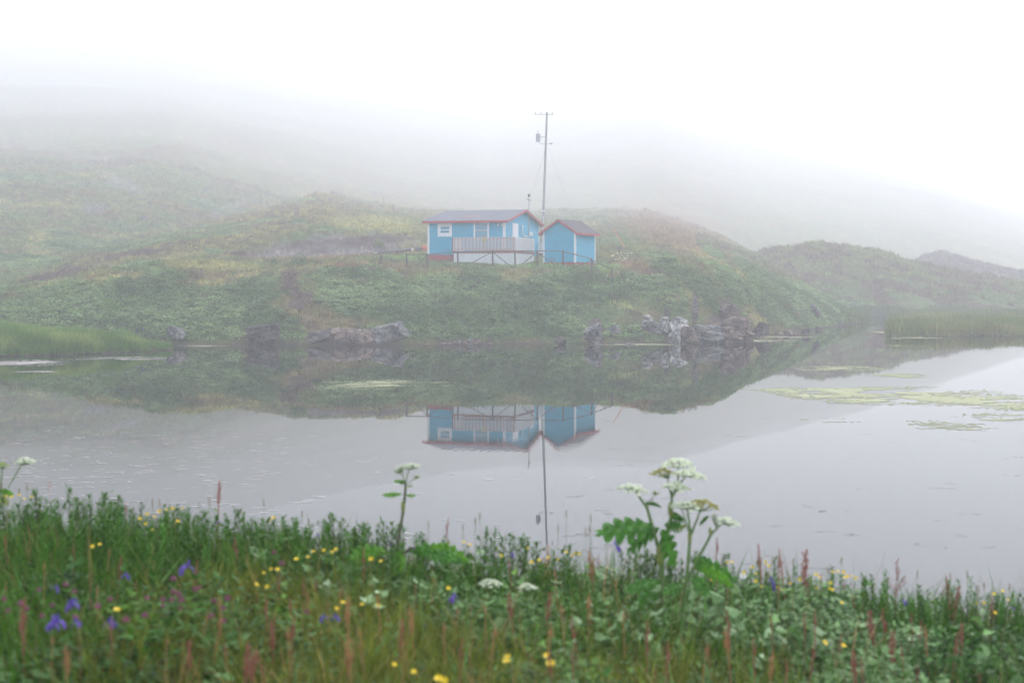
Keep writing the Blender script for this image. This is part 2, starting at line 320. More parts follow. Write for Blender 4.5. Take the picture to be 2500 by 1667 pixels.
def tz(px, D, detail=True):
    px = np.asarray(px, float); D = np.asarray(D, float)
    fi = np.clip((px - GP[0]) / (GP[1] - GP[0]), 0, len(GP) - 1.001); fj = np.clip(np.interp(D, GD, np.arange(len(GD))), 0, len(GD) - 1.001)
    i = fi.astype(int); j = fj.astype(int); a = fi - i; b = fj - j
    z = (GZ[i, j] * (1 - a) + GZ[i + 1, j] * a) * (1 - b) + (GZ[i, j + 1] * (1 - a) + GZ[i + 1, j + 1] * a) * b
    if detail:
        x = (px - 1250) / F * D
        amp = np.where(D < 150, .46, .46 + (D - 150) * .006) * sm(.2, 1.5, z)
        house = 1 - np.exp(-(((px - 1250) / 240) ** 4 + ((D - 103) / 9) ** 4))
        amp = amp * (0.15 + 0.85 * house)
        z = z + amp * ((fbm(x * .33, D * .33, 4, 3) - .5) * 2.0) * sm(420, 260, D) + np.where(D > 150, 1, 0) * (fbm(x * .02, D * .02, 3, 5) - .5) * np.minimum(D - 150, 250) * .022
        z = z + amp * .5 * (fbm(x * 1.3 , D * 1.3, 3, 8) - .5) * sm(300, 200, D)
    return z
def hit(px, py, D0=66, D1=1200):          # where the photo's ray meets the terrain
    D = np.concatenate([np.arange(D0, 190, .1), np.arange(190, D1, .5)])
    zz = tz(np.full(D.shape, px), D); line = CZ - (py - HY) / F * D
    k = np.argmax(zz >= line)
    if zz[k] < line[k]: k = len(D) - 1
    return float(D[k]), Vector(((px - 1250) / F * D[k], D[k], float(zz[k])))
def ell(px, py, cx, cy_, rx, ry, ang=0, soft=.45, nz=None):
    c, s = math.cos(R(ang)), math.sin(R(ang)); dx = px - cx; dy = py - cy_
    u = (dx * c + dy * s) / rx; v = (-dx * s + dy * c) / ry; d = np.sqrt(u * u + v * v)
    if nz is not None: d = d + (nz - .5) * 1.1
    return sm(1 + soft, 1 - soft, d)
def ground_cols(px, D, z):               # what grows or lies where: colour of the surface itself
    x = (px - 1250) / F * D; py = HY - (z - CZ) / D * F
    n1 = fbm(x * .12, D * .12, 4, 21); n2 = fbm(x * .5, D * .5, 4, 31); n3 = fbm(x * 1.7, D * 1.7, 3, 41)
    def C(*c): return np.array(c)[None, :] * np.ones(px.shape + (1,))
    def mix(a, b, t): return a * (1 - t[..., None]) + b * t[..., None]
    olive = C(.10, .11, .035); brown = C(.085, .058, .034); yel = C(.26, .235, .085); green = C(.085, .125, .045); rust = C(.165, .095, .055); gravel = C(.15, .13, .125); dark = C(.045, .03, .024); leaf = C(.065, .115, .035); moss = C(.15, .135, .035)
    c = mix(olive, green, sm(.42, .62, n1)); c = mix(c, rust, sm(.52, .72, n2) * .5)
    c = mix(c, yel, sm(.60, .76, fbm(x * .2, D * .2, 4, 51)) * .45); c = mix(c, dark * 1.4, sm(.60, .72, fbm(x * .9, D * .55, 4, 53)) * .6)
    # big hill: browner, streaked
    hill = sm(210, 260, D) * (1 - sm(1750, 1850, px))
    c = mix(c, mix(mix(brown, olive, sm(.4, .6, n1)), yel, sm(.6, .75, n2) * .4), hill * .75)
    # moss ridge running up to the left mound
    for e in [(420, 590, 300, 26, -14), (640, 545, 190, 40, -14), (780, 500, 170, 40, -8), (930, 500, 120, 30, 5)]:
        m = ell(px, py, *e, nz=n2) * (D > 104) * (D < 330); c = mix(c, mix(brown, moss, sm(.4, .6, n3)), m * .9)
    for e in [(110, 680, 75, 11, -16), (175, 664, 50, 8, -12), (330, 622, 90, 7, -9), (706, 690, 26, 34, 30), (735, 722, 45, 14, 20), (600, 622, 40, 8, 0)]:
        c = mix(c, dark * 1.5, ell(px, py, *e, nz=n3) * (D < 200))
    for e in [(520, 650, 100, 8, 2), (300, 676, 80, 7, -8), (100, 708, 80, 9, -14), (920, 552, 110, 20, 4), (1740, 640, 60, 10, 28), (1690, 612, 40, 5, 10), (1800, 690, 30, 12, 60), (95, 600, 30, 40, 0)]:
        c = mix(c, yel, ell(px, py, *e, nz=n3) * .6 * (D < 480))
    for e in [(820, 622, 190, 13, -3), (900, 652, 140, 8, 0), (1640, 560, 140, 50, 20), (1560, 665, 60, 20, 30)]:
        c = mix(c, rust, ell(px, py, *e, nz=n2) * .7 * (D < 480))
    for e in [(1000, 628, 70, 9, 0), (1440, 652, 80, 11, 3), (1290, 650, 90, 6, 0)]:
        c = mix(c, C(.12, .19, .055), ell(px, py, *e) * .8 * (D < 112))
    g = ell(px, py, 830, 602, 190, 26, -5, soft=.25, nz=n2) * (D > 108) * (D < 124)
    stones = mix(gravel * .85, C(.34, .28, .24), sm(.66, .78, fbm(x * 7, D * 7, 2, 61))); c = mix(c, mix(stones, dark * 1.6, sm(.5, .7, n2) * .7), g)
    g2 = ell(px, py, 865, 588, 160, 9, -3, nz=n3) * (D > 108) * (D < 124); c = mix(c, dark * 1.4, g2 * .8)
    for e in [(300, 452, 45, 14, 20), (225, 512, 30, 12, 0), (560, 512, 50, 12, -25), (205, 382, 70, 8, 8)]:
        c = mix(c, gravel * 1.2, ell(px, py, *e, nz=n3) * .6 * (D > 110))
    # hill on the right and the rocky knoll
    h2 = (D > 140) & (D < 190) & (px > 1700); c = np.where(h2[..., None], mix(mix(olive, green, sm(5, 1, z)), brown * .95, sm(.42, .6, n2)), c)
    kn = ((D > 186) & (D < 300) & (px > 2080)); c = np.where(kn[..., None], mix(C(.085, .07, .075), C(.12, .10, .08), sm(.4, .6, n2)), c)
    c = mix(c, C(.07, .05, .04), rockzone(px, D, z) * .9)
    leafm = leaf_mask(px, D, z) * (1 - rockzone(px, D, z)); c = mix(c, leaf, leafm * .85)
    mud = sm(.12, .0, z) * (D < 150); c = mix(c, C(.045, .032, .026), mud)
    c = np.where(((D > 92) & (D < 150) & (px > 2168) & (z < .5))[..., None], C(.14, .15, .05) * (0.8 + .4 * n2[..., None]), c)
    n3 = n3 + (.5 - n3) * sm(220, 340, D); return np.clip(c * (0.75 + 0.5 * n3[..., None]), 0, 1)
def rockzone(px, D, z):
    py = HY - (z - CZ) / D * F; m = np.zeros(px.shape)
    for e in [(868, 826, 115, 22, 0), (640, 820, 42, 28, 0), (1452, 812, 24, 34, 0), (1600, 800, 42, 18, 0), (1665, 815, 46, 26, 0), (1775, 805, 64, 40, 0), (1697, 750, 9, 45, 0), (1629, 768, 8, 20, 0), (1780, 752, 40, 12, 40), (726, 743, 22, 14, 0), (1120, 836, 60, 6, 0), (1500, 812, 14, 12, 0)]:
        m = np.maximum(m, ell(px, py, *e, soft=.2))
    return m * (D < 100)
def leaf_mask(px, D, z):
    x = (px - 1250) / F * D; py = HY - (z - CZ) / D * F; n = fbm(x * .45, D * .45, 4, 71); n2 = fbm(x * .16, D * .16, 3, 75)
    m = np.zeros(px.shape)
    for e in [(300, 760, 330, 62, 3), (120, 750, 200, 40, -5), (420, 700, 90, 26, 0), (600, 760, 130, 62, 0), (650, 740, 60, 60, 0), (340, 652, 50, 12, -5), (400, 672, 45, 12, 0), (290, 684, 26, 7, 0),
              (860, 740, 120, 50, 25), (1000, 750, 120, 60, 25), (1150, 735, 220, 70, 3), (1350, 740, 130, 75, 0), (1440, 690, 90, 25, 15), (1080, 814, 250, 36, 0), (1350, 820, 230, 32, 0), (490, 826, 110, 24, 0), (715, 824, 45, 18, 0), (900, 672, 90, 12, 3), (960, 688, 80, 14, 15),
              (1620, 700, 50, 26, 0), (1650, 760, 40, 30, 0), (1700, 690, 110, 22, 28), (1830, 720, 120, 22, 35), (1640, 640, 30, 10, 40), (1900, 770, 90, 20, 25), (2000, 745, 150, 30, 18), (2120, 765, 150, 16, 8), (1780, 770, 60, 20, 30), (1740, 620, 30, 8, 30), (1840, 665, 60, 14, 40),
              (230, 600, 130, 16, 0), (60, 640, 80, 14, 0), (780, 560, 24, 6, 0), (730, 545, 20, 6, 0), (520, 618, 20, 6, 0), (1560, 815, 110, 14, 0), (1530, 700, 40, 30, 0)]:
        m = np.maximum(m, ell(px, py, *e, soft=.3, nz=n))
    for e in [(730, 710, 50, 50, 30), (760, 760, 90, 22, 10), (860, 790, 90, 12, 0), (1560, 760, 60, 30, 10), (1690, 770, 50, 20, 0), (1430, 770, 30, 30, 40), (1370, 700, 20, 14, 0), (470, 690, 40, 12, 0), (1230, 690, 14, 8, 0)]:
        m = m * (1 - .9 * ell(px, py, *e, nz=n))
    m = np.where(D < 145 + 110 * sm(1100, 1400, px), m, np.where((D < 175) & (px > 1750), m * .8, 0)) * (z > .3)
    # the hill behind has only odd green patches
    m = np.maximum(m, sm(.6, .7, fbm(x * .07, D * .07, 3, 81)) * .6 * (D > 120) * (D < 260) * (px < 1000) * (z > .3))
    return m
def build_terrain():
    nP, nD = len(GP), len(GD); PX, DD = np.meshgrid(GP, GD, indexing='ij'); Z = tz(PX, DD)
    V = np.stack([(PX - 1250) / F * DD, DD, Z], -1).reshape(-1, 3)
    idx = np.arange(nP * nD).reshape(nP, nD); q = np.stack([idx[:-1, :-1], idx[1:, :-1], idx[1:, 1:], idx[:-1, 1:]], -1).reshape(-1, 4)
    zq = V[q][:, :, 2].max(1); q = q[zq > -.6]
    me = bpy.data.meshes.new('hillside'); me.vertices.add(len(V)); me.vertices.foreach_set('co', V.ravel())
    me.loops.add(q.size); me.loops.foreach_set('vertex_index', q.ravel().astype(np.int32)); me.polygons.add(len(q)); me.polygons.foreach_set('loop_start', np.arange(0, q.size, 4, dtype=np.int32))
    me.polygons.foreach_set('use_smooth', np.ones(len(q), bool)); me.update(calc_edges=True)
    ca = me.color_attributes.new('Col', 'FLOAT_COLOR', 'POINT'); c = ground_cols(PX, DD, Z).reshape(-1, 3)
    ca.data.foreach_set('color', np.concatenate([c, np.ones((len(c), 1))], 1).ravel())
    me.materials.append(M['terrain']); o = bpy.data.objects.new('hillside', me); COL.objects.link(o)
    tag(o, 'misty moorland hillside rising from the far shore', 'hillside', kind='structure')
build_terrain()
# water
wmb = MB(); wmb.add([(-1000, -60, 0), (1000, -60, 0), (1000, 1240, 0), (-1000, 1240, 0)], [(0, 1, 2, 3)])
tag(wmb.build('water', M['water']), 'still grey pond mirroring the cabin', 'water', kind='structure')

# ------------------------------------------------------------------ near bank
def vtop(x): return 2.75 - .40 * sm(-2.4, 2.4, np.asarray(x, float))
def gz(x, y):
    x = np.asarray(x, float); y = np.asarray(y, float)
    edge = 6.75 + .25 * np.sin(x * .9) ; g = vtop(x) - .32 + (fbm(x * .8, y * .8, 3, 91) - .5) * .12
    d = np.clip(y - edge, 0, None)
    return np.maximum(g - .16 * d - .30 * d * d * np.exp(-d * .35) - .25 * d, -.6) - sm(0, 3, d) * .4
def build_meadow():
    xs = np.linspace(-22, 22, 221); ys = np.linspace(-14, 16, 151); X, Y = np.meshgrid(xs, ys, indexing='ij'); Z = gz(X, Y)
    V = np.stack([X, Y, Z], -1).reshape(-1, 3); idx = np.arange(V.shape[0]).reshape(X.shape)
    q = np.stack([idx[:-1, :-1], idx[1:, :-1], idx[1:, 1:], idx[:-1, 1:]], -1).reshape(-1, 4)
    me = bpy.data.meshes.new('meadow_ground'); me.from_pydata(V.tolist(), [], q.tolist()); me.polygons.foreach_set('use_smooth', [True] * len(q))
    me.materials.append(M['meadow']); o = bpy.data.objects.new('meadow_ground', me); COL.objects.link(o)
    tag(o, 'near bank of the pond under the flowering meadow', 'ground', kind='structure')
build_meadow()

# ------------------------------------------------------------------ scattering (stuff nobody could count)
def scatter(name, pts, protos, scale, tint, label, cat, tilt=.15, seed=1):
    r = np.random.default_rng(seed); n = len(pts)
    c = bpy.data.collections.new(name + '_sources')
    for p in protos: c.objects.link(p)
    me = bpy.data.meshes.new(name); me.vertices.add(n); me.vertices.foreach_set('co', np.asarray(pts, float).ravel())
    rot = np.stack([r.normal(0, tilt, n), r.normal(0, tilt, n), r.uniform(0, 6.283, n)], -1)
    for nm, ty, dat, key in (('rot', 'FLOAT_VECTOR', rot, 'vector'), ('scl', 'FLOAT', np.asarray(scale, float), 'value'), ('tint', 'FLOAT_COLOR', np.concatenate([tint, np.ones((n, 1))], 1), 'color')):
        a = me.attributes.new(nm, ty, 'POINT'); a.data.foreach_set(key, np.ascontiguousarray(dat).ravel())
    a = me.attributes.new('pick', 'INT', 'POINT'); a.data.foreach_set('value', r.integers(0, len(protos), n).astype(np.int32))
    o = bpy.data.objects.new(name, me); COL.objects.link(o)
    g = bpy.data.node_groups.new(name + '_scatter', 'GeometryNodeTree')
    g.interface.new_socket('Geometry', in_out='INPUT', socket_type='NodeSocketGeometry'); g.interface.new_socket('Geometry', in_out='OUTPUT', socket_type='NodeSocketGeometry')
    N = g.nodes; L = g.links; gi = N.new('NodeGroupInput'); go = N.new('NodeGroupOutput')
    ci = N.new('GeometryNodeCollectionInfo'); ci.inputs['Collection'].default_value = c; ci.inputs['Separate Children'].default_value = True; ci.inputs['Reset Children'].default_value = True
    ip = N.new('GeometryNodeInstanceOnPoints'); ip.inputs['Pick Instance'].default_value = True
    def at(nm, ty):
        k = N.new('GeometryNodeInputNamedAttribute'); k.data_type = ty; k.inputs['Name'].default_value = nm; return [s for s in k.outputs if s.enabled][0]
    L.new(gi.outputs[0], ip.inputs['Points']); L.new(ci.outputs[0], ip.inputs['Instance']); L.new(at('pick', 'INT'), ip.inputs['Instance Index'])
    er = N.new('FunctionNodeEulerToRotation'); L.new(at('rot', 'FLOAT_VECTOR'), er.inputs[0]); L.new(er.outputs[0], ip.inputs['Rotation'])
    L.new(at('scl', 'FLOAT'), ip.inputs['Scale']); L.new(ip.outputs[0], go.inputs[0])
    md = o.modifiers.new('scatter', 'NODES'); md.node_group = g
    return tag(o, label, cat, kind='stuff')
def proto(mb, name, mats, smooth=False): return bpy.data.objects.new(name, mb.mesh(name, mats, smooth))
def blade(mb, x, y, h, w, lean, az, mi=0, seg=3, z0=0.0):
    dx, dy = math.cos(az), math.sin(az); side = (-dy, dx, 0); pts = []; ws = []
    for i in range(seg + 1):
        t = i / seg; r = lean * t * t * h; pts.append((x + dx * r, y + dy * r, z0 + h * (t - .35 * lean * t * t * t))); ws.append(w * (1 - t ** 2.2) + .0004)
    mb.strip(pts, ws, side, mi)
def leafquad(mb, c, ln, wd, az, pitch, roll=0, mi=0, fold=.25):
    d = Vector((math.cos(az) * math.cos(pitch), math.sin(az) * math.cos(pitch), math.sin(pitch))); s = Vector((-math.sin(az), math.cos(az), 0)); n = s.cross(d)
    s = (s * math.cos(roll) + n * math.sin(roll)); c = Vector(c); up = d.cross(s) * -1
    up = n
    v = [c, c + d * ln * .35 + s * wd * .5 + up * wd * fold, c + d * ln * .75 + s * wd * .4 + up * wd * fold * .6 - up * ln * .08, c + d * ln - up * ln * .2, c + d * ln * .75 - s * wd * .4 + up * wd * fold * .6 - up * ln * .08, c + d * ln * .35 - s * wd * .5 + up * wd * fold, c + d * ln * .45]
    mb.add(v, [(0, 1, 6), (1, 2, 6), (2, 3, 6), (3, 4, 6), (4, 5, 6), (5, 0, 6)], mi)
def tuft(nb, h, w, spread, lean=.6, seed=0, mat_='tint_grass'):
    random.seed(seed); mb = MB()
    for _ in range(nb):
        a = random.uniform(0, 6.283); r = spread * math.sqrt(random.random())
        blade(mb, r * math.cos(a), r * math.sin(a), h * random.uniform(.5, 1.1), w * random.uniform(.6, 1.2), random.uniform(.1, lean), random.uniform(0, 6.283), seg=3)
    return proto(mb, 'grass_tuft', M[mat_])
def leafclump(nl, rad, h, ll, lw, seed=0, mat_='tint_leaf', stems=True):
    random.seed(seed); mb = MB()
    for _ in range(nl):
        a = random.uniform(0, 6.283); r = rad * math.sqrt(random.random()); zz = h * (1 - (r / rad) ** 2 * .6) * random.uniform(.55, 1.05)
        leafquad(mb, (r * math.cos(a), r * math.sin(a), zz), ll * random.uniform(.7, 1.2), lw * random.uniform(.7, 1.2), random.uniform(0, 6.283), random.uniform(-.7, .35), random.uniform(-.5, .5))
    return proto(mb, 'leaf_clump', M[mat_])
def rand_far(n, p0, p1, d0, d1, seed):
    r = np.random.default_rng(seed); D = np.sqrt(r.uniform(d0 * d0, d1 * d1, n)); px = r.uniform(p0, p1, n); return px, D
def tint_var(base, n, r, amt=.25): return np.clip(np.asarray(base) * (1 + r.normal(0, amt, (n, 1))) * (1 + r.normal(0, amt * .25, (n, 3))), .004, 1)
def far_vegetation():
    r = np.random.default_rng(5)
    # leafy cover of the bank
    px, D = rand_far(210000, -350, 2850, 79, 215, 7); z = tz(px, D); m = leaf_mask(px, D, z)
    k = (r.random(len(px)) < m * 1.1) & (z > .05); px, D, z = px[k], D[k], z[k]
    kk = r.random(len(px)) > rockzone(px, D, z); px, D, z = px[kk], D[kk], z[kk]
    x = (px - 1250) / F * D; n = fbm(x * .25, D * .25, 3, 15)
    lo = np.array([.085, .165, .04]); hi = np.array([.24, .35, .13]); yl = np.array([.13, .18, .045])
    t = lo + (hi - lo) * sm(.35, .65, n)[:, None]; t = t + (yl - t) * (sm(.62, .75, fbm(x * .4, D * .4, 2, 19)) * .7)[:, None]
    t = np.clip(t * (1 + r.normal(0, .20, (len(x), 1))), .01, 1)
    pr = [leafclump(26, .27, .27, .125, .085, seed=100 + i) for i in range(5)]
    scatter('bank_leaf_cover', np.stack([x, D, z - .05], -1), pr, r.uniform(.65, 1.35, len(x)), t, 'blue-green leafy ground cover on the far bank', 'ground cover', seed=3)
    # rough grass on bank, mounds, and hill
    px, D = rand_far(230000, -350, 2850, 69, 260, 8); z = tz(px, D); m = leaf_mask(px, D, z)
    py = HY - (z - CZ) / D * F
    gr = ell(px, py, 830, 602, 185, 24, -5, soft=.25) * (D > 108) * (D < 124)
    house = ((px > 1040) & (px < 1325) & (D > 98) & (D < 109)) | ((px > 1325) & (px < 1455) & (D > 97.5) & (D < 102))
    reed = ((px > 2168) & (D < 150)) | ((px < 430) & (D < 79))
    k = (r.random(len(px)) < (1 - m * .7) * (1 - gr * .93) * np.where(D > 150, .5, 1) * (1 - rockzone(px, D, z))) & (z > .12) & ~house & ~reed; px, D, z = px[k], D[k], z[k]
    x = (px - 1250) / F * D; c = ground_cols(px, D, z); t = np.clip(c * 2.1 * (1 + r.normal(0, .25, (len(x), 1))), .01, 1)
    lawn = np.exp(-(((px - 1240) / 250) ** 4 + ((D - 102) / 6) ** 4))
    pr = [tuft(12, .36, .035, .20, .7, seed=200 + i) for i in range(5)]
    scatter('rough_grass', np.stack([x, D, z - .03], -1), pr, r.uniform(.5, 1.3, len(x)) * (1 - .55 * lawn) * np.where(D > 150, 1.5, 1), t, 'rough brown and green grass over the far slopes', 'grass', seed=4)
    # tall grass of the left spit and reeds of the right marsh
    px, D = rand_far(30000, -350, 440, 69, 85, 9); z = tz(px, D, True)
    k = (z > .02) & (D < np.interp(px, [-350, 60, 220, 425], [83, 82.5, 80.2, 78])); px, D, z = px[k], D[k], z[k]; x = (px - 1250) / F * D
    n = fbm(x * .5, D * .5, 3, 16); t = np.array([.10, .22, .02]) + sm(.4, .65, n)[:, None] * np.array([.16, .12, .045]); t = np.clip(t * (1 + r.normal(0, .2, (len(x), 1))), .01, 1)
    pr = [tuft(16, .75, .022, .16, .55, seed=300 + i) for i in range(4)]
    scatter('spit_grass', np.stack([x, D, z - .02], -1), pr, r.uniform(.45, 1.0, len(x)) * (.65 + .6 * sm(.3, .7, fbm(x * .7, D * .7, 3, 67))) * np.interp(px, [300, 425], [1, .7]), t, 'tall green grass on the low spit at left', 'grass', seed=5)
    px, D = rand_far(60000, 2060, 2950, 94, 152, 10); z = tz(px, D, True)
    k = (z > .02) & (z < .6); px, D, z = px[k], D[k], z[k]; x = (px - 1250) / F * D
    n = fbm(x * .2, D * .12, 3, 18); t = np.array([.14, .19, .04]) + sm(.4, .65, n)[:, None] * np.array([.10, .06, .03]); t = t + sm(115, 145, D)[:, None] * (np.array([.08, .14, .07]) - t) * .7
    t = np.clip(t * (1 + r.normal(0, .18, (len(x), 1))), .01, 1)
    pr = [tuft(14, .5, .03, .25, .3, seed=320 + i) for i in range(4)]
    scatter('marsh_reeds', np.stack([x, D, z - .02], -1), pr, r.uniform(.4, 1.5, len(x)) * (.7 + .8 * sm(.35, .7, fbm(x * .35, D * .3, 3, 66))), t, 'flat bed of green reeds at the right shore', 'reeds', seed=6)
far_vegetation()
def near_vegetation():
    r = np.random.default_rng(6)
    def pts(n, y0, y1, seed):
        q = np.random.default_rng(seed); y = np.sqrt(q.uniform(y0 * y0, y1 * y1, n)); x = q.uniform(-.52, .52, n) * y; return x, y, gz(x, y)
    # fine ground leaves
    x, y, z = pts(26000, 2.0, 8.6, 20); n = fbm(x * 1.3, y * 1.3, 3, 24); right = sm(-1.2, .8, x / y * 5)
    A = np.array([.042, .125, .014]); B = np.array([.19, .31, .12]); C_ = np.array([.14, .29, .018])
    t = A + (B - A) * (sm(.4, .6, n) * (.35 + .5 * right))[:, None]; t = t + (C_ - t) * (sm(.6, .7, fbm(x * 2, y * 2, 2, 25)) * .6)[:, None]
    t = np.clip(t * (1 + r.normal(0, .28, (len(x), 1))), .01, 1)
    k = r.random(len(x)) < (.78 + .22 * right); x, y, z, t = x[k], y[k], z[k], t[k]
    pr = [leafclump(20, .085, .31, .034, .022, seed=400 + i) for i in range(6)]
    scatter('meadow_leaves', np.stack([x, y, z], -1), pr, r.uniform(.5, 1.0, len(x)) * (.75 + .5 * sm(.3, .7, fbm(x * 1.6, y * 1.6, 3, 28))), t, 'low broad-leaved plants carpeting the near bank', 'ground cover', tilt=.2, seed=7)
    # grass
    x, y, z = pts(24000, 2.0, 8.6, 21); n = fbm(x * 1.1, y * 1.1, 3, 26); left = sm(1.5, -1.5, x / y * 6.7)
    k = r.random(len(x)) < (.30 + .55 * left * (.55 + .45 * sm(3.8, 5.6, y))); x, y, z, n = x[k], y[k], z[k], n[k]
    t = np.array([.068, .17, .012]) + sm(.45, .65, n)[:, None] * np.array([.10, .03, .01]); t = t + (r.random(len(x)) < .09)[:, None] * np.array([.16, .02, .05])
    t = np.clip(t * (1 + r.normal(0, .25, (len(x), 1))), .01, 1)
    pr = [tuft(11, .40, .0055, .05, .8, seed=500 + i) for i in range(6)]
    scatter('meadow_grass', np.stack([x, y, z], -1), pr, r.uniform(.6, 1.12, len(x)), t, 'green meadow grass among the flowers on the near bank', 'grass', tilt=.12, seed=8)
    # rosettes of pale-backed broad leaves and dead stalks
    x, y, z = pts(3600, 2.4, 7.2, 29); n = fbm(x * 1.2, y * 1.2, 3, 27); k = (n > .45) & (x / y > -.22); x, y, z = x[k], y[k], z[k]
    t = np.array([.16, .30, .09]) + r.random((len(x), 1)) ** 2 * np.array([.22, .22, .20]); t = np.clip(t * (1 + r.normal(0, .2, (len(x), 1))), .01, 1)
    pr = [leafclump(9, .08, .33, .062, .050, seed=440 + i) for i in range(5)]
    scatter('pale_broad_leaves', np.stack([x, y, z], -1), pr, r.uniform(.6, 1.15, len(x)), t, 'pale broad leaves showing their undersides in the middle of the bank', 'leaves', tilt=.3, seed=17)
    x, y, z = pts(480, 2.2, 7.0, 30); t = tint_var([.42, .26, .12], len(x), r)
    pr = [tuft(4, .46, .004, .03, .5, seed=460 + i) for i in range(4)]
    scatter('dry_grass_stalks', np.stack([x, y, z], -1), pr, r.uniform(.6, 1.1, len(x)), t, 'dry tan and reddish grass stalks among the green', 'grass', tilt=.2, seed=18)
    # broad sword leaves
    x, y, z = pts(420, 2.6, 7.4, 22); pr = [tuft(5, .42, .018, .03, .7, seed=520 + i) for i in range(4)]
    t = tint_var([.18, .34, .10], len(x), r)
    scatter('sword_leaves', np.stack([x, y, z], -1), pr, r.uniform(.6, 1.05, len(x)), t, 'broad sword-shaped leaves standing in the meadow', 'leaves', tilt=.2, seed=9)
near_vegetation()
def skyline_stems():
    r = np.random.default_rng(61); n = 2600; y = r.uniform(5.3, 6.85, n); x = r.uniform(-.45, .45, n) * y; left = sm(.6, -1.2, x); k = r.random(n) < (.42 + .58 * left) * sm(5.2 + 1.1 * (1 - left), 6.5, y); x, y = x[k], y[k]
    pr = []
    for i in range(5):
        random.seed(700 + i); m = MB(); H = .42; m.tube([(0, 0, 0), (.006, 0, H * .5), (0, 0, H)], [.003, .0026, .0015], 4)
        for j in range(56):
            z = .05 + (H - .05) * j / 56; leafquad(m, (0, 0, z), .040 * random.uniform(.7, 1.1) * (1.1 - .5 * j / 56), .010, j * 2.4, random.uniform(.1, .9))
        pr.append(proto(m, 'leafy_stem_source', M['tint_leaf']))
    t = tint_var([.062, .165, .016], len(x), r, .2)
    scatter('leafy_stem_cover', np.stack([x, y, gz(x, y)], -1), pr, r.uniform(.65, 1.0, len(x)), t, 'dense dark green leafy stems crowding the bank edge', 'ground cover', tilt=.1, seed=12)
skyline_stems()
# ================================================================== THE CABIN
PH = R(17); A = Vector((-math.cos(PH), math.sin(PH), 0)); B = Vector((math.sin(PH), math.cos(PH), 0)); Zv = Vector((0, 0, 1))
def siding(mb, ax, o, length, z0, z1, outn, course=.15, clip=None, mi=0):
    n = int(math.ceil((z1 - z0) / course))
    for i in range(n):
        a = z0 + i * course; b = min(a + course, z1)
        def ext(z): return clip(z) if clip else (0.0, length)
        l0, r0 = ext(a); l1, r1 = ext(b)
        if r0 - l0 < .02: continue
        v = [o + ax * l0 + Zv * a + outn * .040, o + ax * r0 + Zv * a + outn * .040, o + ax * r1 + Zv * b + outn * .006, o + ax * l1 + Zv * b + outn * .006,
             o + ax * l0 + Zv * a + outn * .006, o + ax * r0 + Zv * a + outn * .006]
        mb.add(v, [(0, 1, 2, 3), (4, 5, 1, 0)], mi)
def gable_body(mb, L, Wd, zb, ze, zr, a_, b_):   # solid house body: long side L along a_, gable width Wd along b_
    p = lambda i, j, z: a_ * i + b_ * j + Zv * z
    v = [p(0, 0, zb), p(0, Wd, zb), p(0, Wd, ze), p(0, Wd / 2, zr), p(0, 0, ze), p(L, 0, zb), p(L, Wd, zb), p(L, Wd, ze), p(L, Wd / 2, zr), p(L, 0, ze)]
    mb.add(v, [(0, 1, 2, 3, 4), (9, 8, 7, 6, 5), (0, 4, 9, 5), (1, 6, 7, 2), (4, 3, 8, 9), (3, 2, 7, 8)])
def roof_mb(L, Wd, ze, zr, oh_e, oh_g, a_, b_, th=.07):
    mb = MB(); sl = (zr - ze) / (Wd / 2)
    for s in (0, 1):
        j0 = -oh_e if s == 0 else Wd + oh_e; z0 = ze - sl * oh_e
        def q(i, up): return [a_ * i + b_ * j0 + Zv * (z0 + up), a_ * i + b_ * (Wd / 2) + Zv * (zr + up)]
        v = q(-oh_g, .02) + q(L + oh_g, .02) + q(-oh_g, .02 + th) + q(L + oh_g, .02 + th)
        mb.add(v, [(0, 1, 3, 2), (4, 6, 7, 5), (0, 4, 5, 1), (2, 3, 7, 6), (0, 2, 6, 4)])
    return mb, sl
def fascia_mb(L, Wd, ze, zr, oh_e, oh_g, a_, b_, h=.16):
    mb = MB(); sl = (zr - ze) / (Wd / 2); t = .035
    for j0, sg in ((-oh_e, -1), (Wd + oh_e, 1)):       # eave boards
        z0 = ze - sl * oh_e + .085
        mb.obox(a_ * (-oh_g - t) + b_ * j0 + Zv * (z0 - h), a_ * (L + 2 * oh_g + 2 * t), b_ * t * sg, Zv * h)
    for i0, sg in ((-oh_g, -1), (L + oh_g, 1)):        # rake boards
        for s in (0, 1):
            j0 = -oh_e if s == 0 else Wd + oh_e
            p0 = a_ * i0 + b_ * j0 + Zv * (ze - sl * oh_e + .086 - h); p1 = a_ * i0 + b_ * (Wd / 2) + Zv * (zr + .092 - h)
            mb.obox(p0, p1 - p0, a_ * t * sg, Zv * h)
    return mb
O = Vector(((1231.7 - 1250) / F * 100.5, 100.5, 0)); L_, W_ = 5.74, 8.8; ZB, ZE, ZR = 5.55, 7.93, 8.82
cab = empty('cabin', (O.x, O.y, 5.1)); O0 = Vector((0, 0, -5.1))
tag(cab, 'blue clapboard cabin with red trim, grey shingle roof and white-skirted deck', 'cabin')
def cp(a, b, z): return O0 + A * a + B * b + Zv * z
mb = MB(); gable_body(mb, L_, W_, ZB, ZE, ZR, A, B); mb.v = [tuple(Vector(v) + O0) for v in mb.v]
siding(mb, A, O0, L_, ZB, ZE, -B)
slr = (ZR - ZE) / (W_ / 2)
gclip = lambda z: (0.0, W_) if z <= ZE else ((z - ZE) / slr, W_ - (z - ZE) / slr)
siding(mb, B, O0, W_, ZB, ZR, -A, clip=gclip)
siding(mb, B, O0 + A * L_, W_, ZB, ZR, A, clip=gclip); siding(mb, A, O0 + B * W_, L_, ZB, ZE, B)
wall = mb.build('wall', M['blue'], cab)
